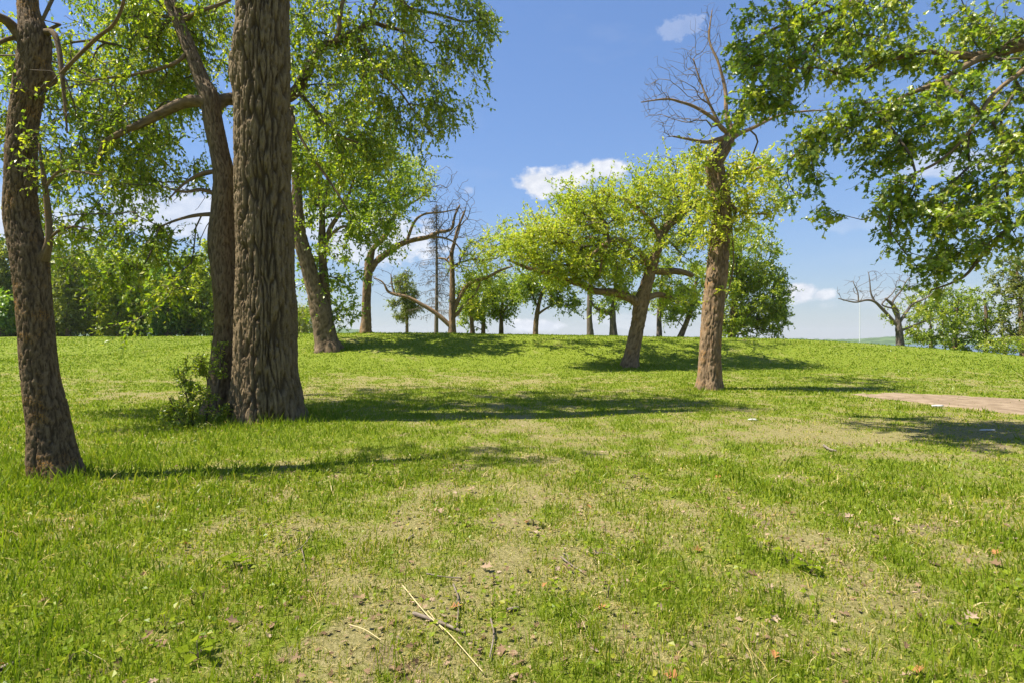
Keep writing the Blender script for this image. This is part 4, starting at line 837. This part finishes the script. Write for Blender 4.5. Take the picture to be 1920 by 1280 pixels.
bg_tree('bank_tree', 'open grey-green tree on the lake bank near the right edge', 1845, 44, 0, [(1848, 660, 8), (1850, 610, 6), (1846, 560, 4)], [(1840, 575, 36, 40, 2, 60), (1860, 615, 40, 34, 1.8, 46), (1830, 640, 30, 14, 1.2, 14)], 'leaf_mid', 713, G2, size=.16, ltw=.65, limbs=(((1850, 640, 3), (1820, 633, 3), (1795, 640, 2)),), dens=.85)
bg_tree('bank_tree', 'tall olive tree on the lake bank cut by the right edge', 1915, 42, 0, [(1918, 665, 10), (1915, 600, 8), (1912, 540, 5), (1905, 500, 3)], [(1900, 520, 30, 40, 2, 60), (1930, 560, 40, 50, 2, 60), (1905, 600, 30, 40, 1.6, 34), (1960, 500, 50, 50, 2, 40)], 'leaf_olive', 714, G2, size=.17, ltw=.65, dens=.95)
bg_tree('bush', 'low sprawling bush before the lake at the right edge', 1885, 40, 0, [(1885, 668, 4), (1886, 640, 3)], [(1880, 645, 40, 16, 1.4, 30), (1850, 650, 26, 12, 1, 14)], 'leaf_mid', 715, G2, size=.14, ltw=.5, cat='bush', nl=9)
# slim mast beyond the rise
b0 = base(1612, 60); bp = MatB('painted_mast'); bp.principled((.55, .57, .60), .5); M['mast'] = bp.m
t = Tree('flagpole', 'thin pale pole standing beyond the rise left of the dead tree', 'pole', b0, None, 720); t.bark = 'mast'
t.limb([('w', *b0, .045), ('w', b0[0], b0[1], 3, .04), ('w', b0[0], b0[1], 1.6 + 78 / FPX * 60, .025)], 'pole_shaft', 10, .5, wob=0)
t.limb([('w', b0[0], b0[1], 1.6 + 78 / FPX * 60, .03), ('w', b0[0], b0[1], 1.6 + 79.5 / FPX * 60, .05), ('w', b0[0], b0[1], 1.6 + 81 / FPX * 60, .02)], 'finial', 10, .03, wob=0)

# ------------------------------------------------------------------ shrub at the foot of the huge trunk
ts = Tree('elder_shrub', 'green shrub with a long upright shoot at the foot of the huge trunk', 'shrub', base(362, 10.6), seed=801, bark='bark_twig')
ts.limb([('w', *(base(385, 10.7) - [0, 0, .1]), .018), (392, 745, 10.7, 3), (386, 700, 10.6, 2.5), (378, 676, 10.5, 2)], 'stem', 6, .06)
ts.limb([('w', *(base(370, 10.5) - [0, 0, .1]), .016), (352, 750, 10.4, 2.6), (345, 715, 10.3, 2)], 'stem', 6, .06)
ts.limb([('w', *(base(350, 10.3) - [0, 0, .1]), .014), (330, 775, 10.2, 2.4), (318, 745, 10.1, 2)], 'stem', 6, .06)
ts.limb([('w', *(base(400, 11.0) - [0, 0, .1]), .014), (412, 700, 11.0, 2.4), (414, 650, 11.0, 2)], 'stem', 6, .06)
ts.grow(blobs(ts.rng, [(360, 690, 26, 16, 10.5, .2, 14), (385, 672, 22, 10, 10.5, .2, 8), (362, 755, 36, 36, 10.4, .35, 50), (335, 785, 34, 30, 10.2, .3, 44), (322, 810, 24, 16, 10.0, .25, 20), (410, 650, 14, 14, 11., .12, 6), (415, 690, 12, 30, 11.0, .12, 8), (425, 770, 22, 8, 10.5, .15, 8), (375, 800, 30, 14, 10.2, .25, 14), (352, 700, 22, 24, 10.5, .25, 14)]), .25, .07, .1)
ts.foliage(4, .15, 7, .060, 'simple', .1, .15, 1.0, .9, (.62, .25), True); ts.branches(.0025, .4); ts.crown('leaf_mid')

# ------------------------------------------------------------------ grass
rng = np.random.default_rng(2024)
TRUNKS = [(t.root[0], t.root[1], r_) for t, r_ in ((t1, .28), (t2, .32), (t3, .68), (t5, .7), (t6, .4), (t13, .45), (t16, .45))]
def scatter(n0, d0, d1, ex):
    """points whose density per square metre falls as distance ** -ex, over the wedge the camera sees and a margin"""
    k = 2 - ex
    u = rng.uniform(0, 1, n0); D = (d0 ** k + u * (d1 ** k - d0 ** k)) ** (1 / k)
    a = rng.uniform(-math.radians(54), math.radians(54), n0)
    return np.sin(a) * D * 1.0, np.cos(a) * D
def grass(n0, d0, d1, ex, near):
    x, y = scatter(n0, d0, d1, ex); r = np.hypot(x, y)
    dry, dirt = dry_map(x, y), dirt_map(x, y)
    tuft = fbm(x * 2.3, y * 2.3, 5.5, 2); fine = perlin(x * 9, y * 9, 2.2)
    dens = np.clip(1.05 - .75 * np.maximum(dry - .45, 0) * 1.4 - 1.1 * np.maximum(dirt - .45, 0) + .35 * tuft + .25 * fine, .48, 1)
    dens *= 1 - .97 * path_mask(x, y)
    k = (rng.uniform(0, 1, n0) < dens) & (r > 1.0)
    for tx, ty, tr in TRUNKS: k &= (x - tx) ** 2 + (y - ty) ** 2 > (tr * .85) ** 2
    x, y, r, dry, dirt, tuft = [v[k] for v in (x, y, r, dry, dirt, tuft)]; n = len(x)
    z = zg(x, y)
    lush = np.clip(.9 - dry, 0, 1)
    h = (.016 + .040 * lush + .035 * np.clip(tuft, 0, 1)) * rng.gamma(5, .2, n)
    h *= 1 + .5 * sstep(-1.5, -5, x) * (1 - sstep(8, 14, y))
    h *= np.where(rng.uniform(0, 1, n) < .07 * near, rng.uniform(1.6, 2.8, n), 1)
    for tx, ty, tr in TRUNKS: h = h * (1 + 1.1 * np.exp(-np.maximum(np.hypot(x - tx, y - ty) - tr, 0) / .35))
    h = np.minimum(h, .26) * np.where(r > 20, .85, 1)
    w = np.maximum(.0026, .00085 * r ** (1.0)) * rng.uniform(.7, 1.4, n)
    dead = rng.uniform(0, 1, n) < np.clip(.14 + .85 * (dry - .30), .10, .80)
    tint = np.where(dead, rng.normal(.86, .09, n), rng.normal(.30, .14, n) + .35 * (dry - .4) - .06 * tuft)
    tint = np.clip(tint, 0, 1)
    lean = rng.uniform(.15, .75, n) * h; lean = np.where(dead, h * rng.uniform(.6, 1.5, n), lean); h = np.where(dead, h * .45, h)
    la_ = rng.uniform(0, 2 * np.pi, n); lx, ly = np.cos(la_) * lean, np.sin(la_) * lean
    wa = rng.uniform(0, np.pi, n); wx, wy = np.cos(wa) * w, np.sin(wa) * w
    b0 = np.stack([x, y, z - .006], 1); W = np.stack([wx, wy, np.zeros(n)], 1)
    tip = b0 + np.stack([lx, ly, h], 1)
    if near:
        mid = b0 + np.stack([lx * .32, ly * .32, h * .62], 1)
        Vv = np.stack([b0 - W, b0 + W, mid + W * .8, mid - W * .8, tip], 1).reshape(-1, 3)
        o = (np.arange(n) * 5)[:, None]
        return Vv, [o + np.array([[0, 1, 2, 3]]), o + np.array([[3, 2, 4]])], np.repeat(tint, 5)
    Vv = np.stack([b0 - W, b0 + W, tip], 1).reshape(-1, 3); o = (np.arange(n) * 3)[:, None]
    return Vv, [o + np.array([[0, 1, 2]])], np.repeat(tint, 3)
for n0, d0, d1, ex, near, lab in ((185000, 1.2, 8, 1.45, True, 'thin green and straw-coloured grass of the foreground'), (330000, 8, 36, 1.55, False, 'mown green grass across the lawn and over the mound'), (90000, 36, 68, 1.5, False, 'far grass of the left field')):
    Vv, F, tt = grass(n0, d0, d1, ex, near)
    obj('grass', mesh('grass', Vv, F, M['grass'], {'tint': tt}, False), label=lab, cat='grass', kind='stuff')

# broad-leaved weeds mixed into the turf
n0 = 15000
x, y = scatter(n0, 1.6, 15, 1.5)
k = rng.uniform(0, 1, n0) < np.clip(.30 + 1.6 * fbm(x * .9 + 9, y * .9, 2.5, 2) - .5 * (dry_map(x, y) - .3) + .5 * sstep(-2, -5, x), 0.03, 1)
k &= path_mask(x, y) < .1
for tx, ty, tr in TRUNKS: k &= (x - tx) ** 2 + (y - ty) ** 2 > tr ** 2
x, y = x[k], y[k]; n = len(x); r = np.hypot(x, y)
ax = unit(np.stack([rng.normal(size=n), rng.normal(size=n), rng.normal(.25, .3, n)], 1))
Vv, F, tt = leaf_arrays(np.stack([x, y, zg(x, y) + rng.uniform(.015, .075, n)], 1), leaf_frames(rng, ax, 1.5), rng.uniform(.016, .040, n) * (1 + .03 * r), np.clip(rng.normal(.28, .16, n), 0, .6), 'clump')
obj('ground_cover', mesh('ground_cover', Vv, [F], M['grass'], {'tint': tt}, False), label='small broad-leaved weeds growing among the grass', cat='weeds', kind='stuff')

# leaf litter and bark chips pressed into the turf
n0 = 11000
x, y = scatter(n0, 1.4, 13, 1.5); k = rng.uniform(0, 1, n0) < np.clip(.1 + 1.3 * (dry_map(x, y) - .35) + .9 * (dirt_map(x, y) - .25), 0.02, 1)
x, y = x[k], y[k]; n = len(x)
ax = unit(np.stack([rng.normal(size=n), rng.normal(size=n), rng.normal(0, .25, n)], 1))
Vv, F, tt = leaf_arrays(np.stack([x, y, zg(x, y) + rng.uniform(.004, .03, n)], 1), leaf_frames(rng, ax, 1.6), rng.uniform(.022, .058, n), rng.uniform(0, .78, n), 'oak')
obj('leaf_litter', mesh('leaf_litter', Vv, [F], M['litter'], {'tint': tt}, False), label='crumbled brown leaf litter between the foreground grass', cat='leaf litter', kind='stuff')
tv, tf = LEAF['oak']
cv = tv.copy(); cv[:, 2] += .9 * cv[:, 0] ** 2 + .25 * (cv[:, 1] - .5) ** 2
lm = [mesh('dry_leaf', cv, [tf], M['litter'], {'tint': np.full(len(cv), t_)}, False) for t_ in (.25, .45, .6, .7, .98)]
x, y = scatter(110, 2.5, 7.5, 1.2)
for k in range(110):
    o = obj('dry_leaf', lm[k % 5], loc=(x[k], y[k], float(zg(x[k], y[k])) + .022), label='curled dry brown oak leaf lying in the thin foreground grass', cat='leaf', group='dry oak leaves scattered in the foreground')
    o.rotation_euler = (rng.uniform(-.5, .5), rng.uniform(-.5, .5), rng.uniform(0, 6.28)); o.scale = [float(rng.uniform(.06, .10))] * 3

# fallen twigs and stalks
bs = MatB('straw_stalk'); bs.principled((.50, .40, .20), .7); M['stalk'] = bs.m
bw = MatB('weathered_wood'); vv = bw.attr('bark', True); bw.principled(bw.ramp(bw.noise(vv, 60, 4, .6, (1, 1, .2)), [(.35, (.10, .075, .055)), (.65, (.27, .22, .17))]), .9); M['wood'] = bw.m
def gp(px, py):
    """lawn point seen at a pixel"""
    D = 3.0
    for _ in range(40):
        zz = float(zg((px - 960) / FPX * D, D)); D = .5 * D + .5 * (CAM_H - zz) * FPX / max(py - 640, 1)
    return np.array([(px - 960) / FPX * D, D, float(zg((px - 960) / FPX * D, D))])
TW_ = [ # name, label, material, list of stems (pixel polyline, radius start, radius end, lift)
 ('straw_stalk', 'long pale straw stalk lying slantwise in the middle foreground', 'stalk', [([(755, 1105), (800, 1160), (840, 1195), (905, 1270)], .0035, .0025, .03), ([(802, 1153), (830, 1190)], .002, .002, .03)]),
 ('straw_stalk', 'short pale straw stalk lying left of the long one', 'stalk', [([(655, 1180), (685, 1190), (715, 1210)], .003, .002, .03)]),
 ('fallen_twig', 'thick grey twig crossed by the long straw stalk', 'wood', [([(775, 1155), (820, 1170), (872, 1192)], .011, .008, .02)]),
 ('fallen_twig', 'upright-lying kinked twig above the thick grey twig', 'wood', [([(850, 1100), (860, 1130), (857, 1180)], .006, .005, .02), ([(860, 1130), (850, 1145)], .003, .002, .03)]),
 ('fallen_twig', 'bent twig right of the thick grey twig', 'wood', [([(920, 1165), (926, 1195), (918, 1240)], .006, .004, .02)]),
 ('fallen_twig', 'pale twig lying level left of centre foreground', 'wood', [([(800, 1080), (835, 1086), (865, 1088)], .006, .004, .02)]),
 ('fallen_twig', 'dark twig on the trodden strip right of centre', 'wood', [([(1052, 1048), (1070, 1062), (1095, 1078)], .007, .004, .02), ([(1065, 1058), (1063, 1048)], .003, .002, .04)]),
 ('fallen_twig', 'thin forked twig at the right end of the trodden strip', 'wood', [([(1100, 1042), (1125, 1040), (1150, 1045), (1172, 1065)], .004, .003, .02), ([(1150, 1045), (1160, 1040)], .003, .002, .02)]),
 ('fallen_twig', 'forked dark twig standing in the grass left of centre', 'wood', [([(538, 1048), (565, 1032), (585, 1008)], .004, .003, .03), ([(566, 1032), (574, 1070)], .004, .002, .02)]),
 ('fallen_twig', 'short stub of wood in the grass at centre', 'wood', [([(950, 1147), (972, 1143)], .011, .010, .015)]),
 ('fallen_twig', 'short dark stick near the left foreground patch of bare soil', 'wood', [([(763, 1015), (775, 1005)], .010, .008, .015)]),
 ('fallen_twig', 'pale stick lying by the shaded grass at the right', 'wood', [([(1545, 838), (1555, 845), (1568, 848)], .02, .014, .03)]),
 ('fallen_twig', 'weathered stick lying at the left bottom corner', 'wood', [([(0, 1262), (14, 1254), (32, 1247)], .012, .008, .02)]),
]
for nm, lab, mt, stems in TW_:
    root = gp(*stems[0][0][0]); e = obj(nm, None, loc=root, label=lab, cat='stalk' if mt == 'stalk' else 'twig')
    for k, (pl, ra, rb, lift) in enumerate(stems):
        w = np.array([gp(*p_) + [0, 0, lift] for p_ in pl])
        Vv, F, bk = sweep(w, np.linspace(ra, rb, len(w)), 7, .03, wob=.25)
        obj('stem' if k == 0 else 'fork', mesh('stem', Vv - root, F, M[mt], {'bark': bk}), e)

# bits of pale litter on the right-hand lawn
bq = MatB('pale_litter'); bq.principled((.45, .44, .41), .8); M['pale'] = bq.m
for (px, py, L, W, H, lab) in ((1759, 762, .26, .10, .03, 'flat pale stone in the grass before the dirt drive'), (1850, 808, .26, .06, .02, 'scrap of white paper in the shaded grass at the right'), (1412, 788, .18, .07, .02, 'small pale stone in the shadow band at mid lawn')):
    c0 = gp(px, py); a = np.linspace(0, 2 * np.pi, 11, endpoint=False); rr = 1 + .22 * np.sin(3 * a + px) + .1 * np.cos(5 * a)
    ring = np.stack([np.cos(a) * L / 2 * rr, np.sin(a) * W / 2 * rr, np.zeros(11)], 1)
    Vv = np.vstack([ring, ring * .92 + [0, 0, H * .7], ring * .6 + [0, 0, H], [[0, 0, H * 1.02]]]); iv = np.arange(33).reshape(3, 11)
    q = np.stack([iv[:-1], np.roll(iv, -1, 1)[:-1], np.roll(iv, -1, 1)[1:], iv[1:]], -1).reshape(-1, 4)
    obj('paper_scrap' if 'paper' in lab else 'pale_stone', mesh('pale', Vv, [q, np.stack([iv[2], np.roll(iv[2], -1), np.full(11, 33)], -1)], M['pale']), loc=c0 + [0, 0, .02], label=lab, cat='paper' if 'paper' in lab else 'stone')

# young broad-leaved seedlings in the turf
SEED = [(440, 1065, 'dark-leaved seedling tuft left of centre foreground', .09, 9), (380, 1128, 'small yellow-green seedling beside a fallen leaf, left foreground', .05, 5), (130, 1245, 'yellow-green seedling at the bottom left', .06, 4), (310, 1180, 'low yellow-green seedling above the soil patch, bottom left', .05, 5), (370, 1235, 'creeping bright seedling on the soil patch, bottom left', .07, 7), (1000, 985, 'bright yellow-green seedling at centre', .06, 8), (1475, 1055, 'yellow-green seedling beside dry leaves at the right', .06, 6), (1425, 1030, 'small two-leaved seedling at the right', .05, 4), (1190, 895, 'yellow seedling in the sparse turf right of centre', .07, 6), (836, 888, 'small bright seedling near the shadow band', .06, 5), (1808, 1182, 'yellow-leaved seedling at the bottom right', .06, 4), (1520, 1075, 'green forb with several leaves at the right', .07, 8), (470, 902, 'yellow-green seedling patch near the huge trunk', .08, 7), (1140, 1122, 'tiny seedling in the right of centre foreground', .045, 4)]
lsm = leaf_mat('leaf_seedling', [(0, (.10, .17, .010)), (1, (.23, .27, .018))], .45, .0); M['seedling'] = lsm
for px, py, lab, sz, nlv in SEED:
    r0 = gp(px, py); e = obj('seedling', None, loc=r0, label=lab, cat='seedling')
    parts, lp, la2 = [], [], []
    for k in range(nlv):
        a = k * 2.4 + rng.uniform(-.3, .3); d = np.array([math.cos(a), math.sin(a), 0]); hh = rng.uniform(.03, .09); ex = rng.uniform(.01, .06)
        end = d * ex + [0, 0, hh]; parts.append(sweep(np.array([[0, 0, -.02], d * ex * .3 + [0, 0, hh * .6], end]), [.002, .0018, .0014], 5, .02, wob=0))
        lp.append(end); la2.append(unit(d + [0, 0, rng.uniform(-.2, .4)]))
    Vv, F, bk = join(parts); obj('stem', mesh('stem', Vv, F, M['bark_twig'], {'bark': bk}), e)
    R = leaf_frames(rng, np.array(la2), 2.0)
    for k in range(nlv):
        Vv, F, tt = leaf_arrays(np.array([lp[k]]), R[k:k+1], np.array([sz * rng.uniform(.7, 1.2)]), np.array([rng.uniform(.2, 1)]), 'clump')
        obj('leaf', mesh('leaf', Vv, [F], M['seedling'], {'tint': tt}, False), e)

# ------------------------------------------------------------------ thin summer haze over lake and far shore
mh = bpy.data.materials.new('haze_air'); mh.use_nodes = True
nn = mh.node_tree.nodes; nn.clear(); ho = nn.new('ShaderNodeOutputMaterial'); pv = nn.new('ShaderNodeVolumePrincipled')
pv.inputs['Color'].default_value = (.86, .92, 1, 1); pv.inputs['Density'].default_value = .00014; pv.inputs['Anisotropy'].default_value = .2
mh.node_tree.links.new(pv.outputs[0], ho.inputs['Volume'])
hx, hz0, hz1 = 2700, -8.5, 62
Vv = np.array([[x, y, z] for z in (hz0, hz1) for x, y in ((-hx, -hx), (hx, -hx), (hx, hx), (-hx, hx))], float)
F = np.array([[0, 3, 2, 1], [4, 5, 6, 7], [0, 1, 5, 4], [1, 2, 6, 5], [2, 3, 7, 6], [3, 0, 4, 7]])
obj('haze', mesh('haze', Vv, [F], mh, smooth=False), kind='stuff')
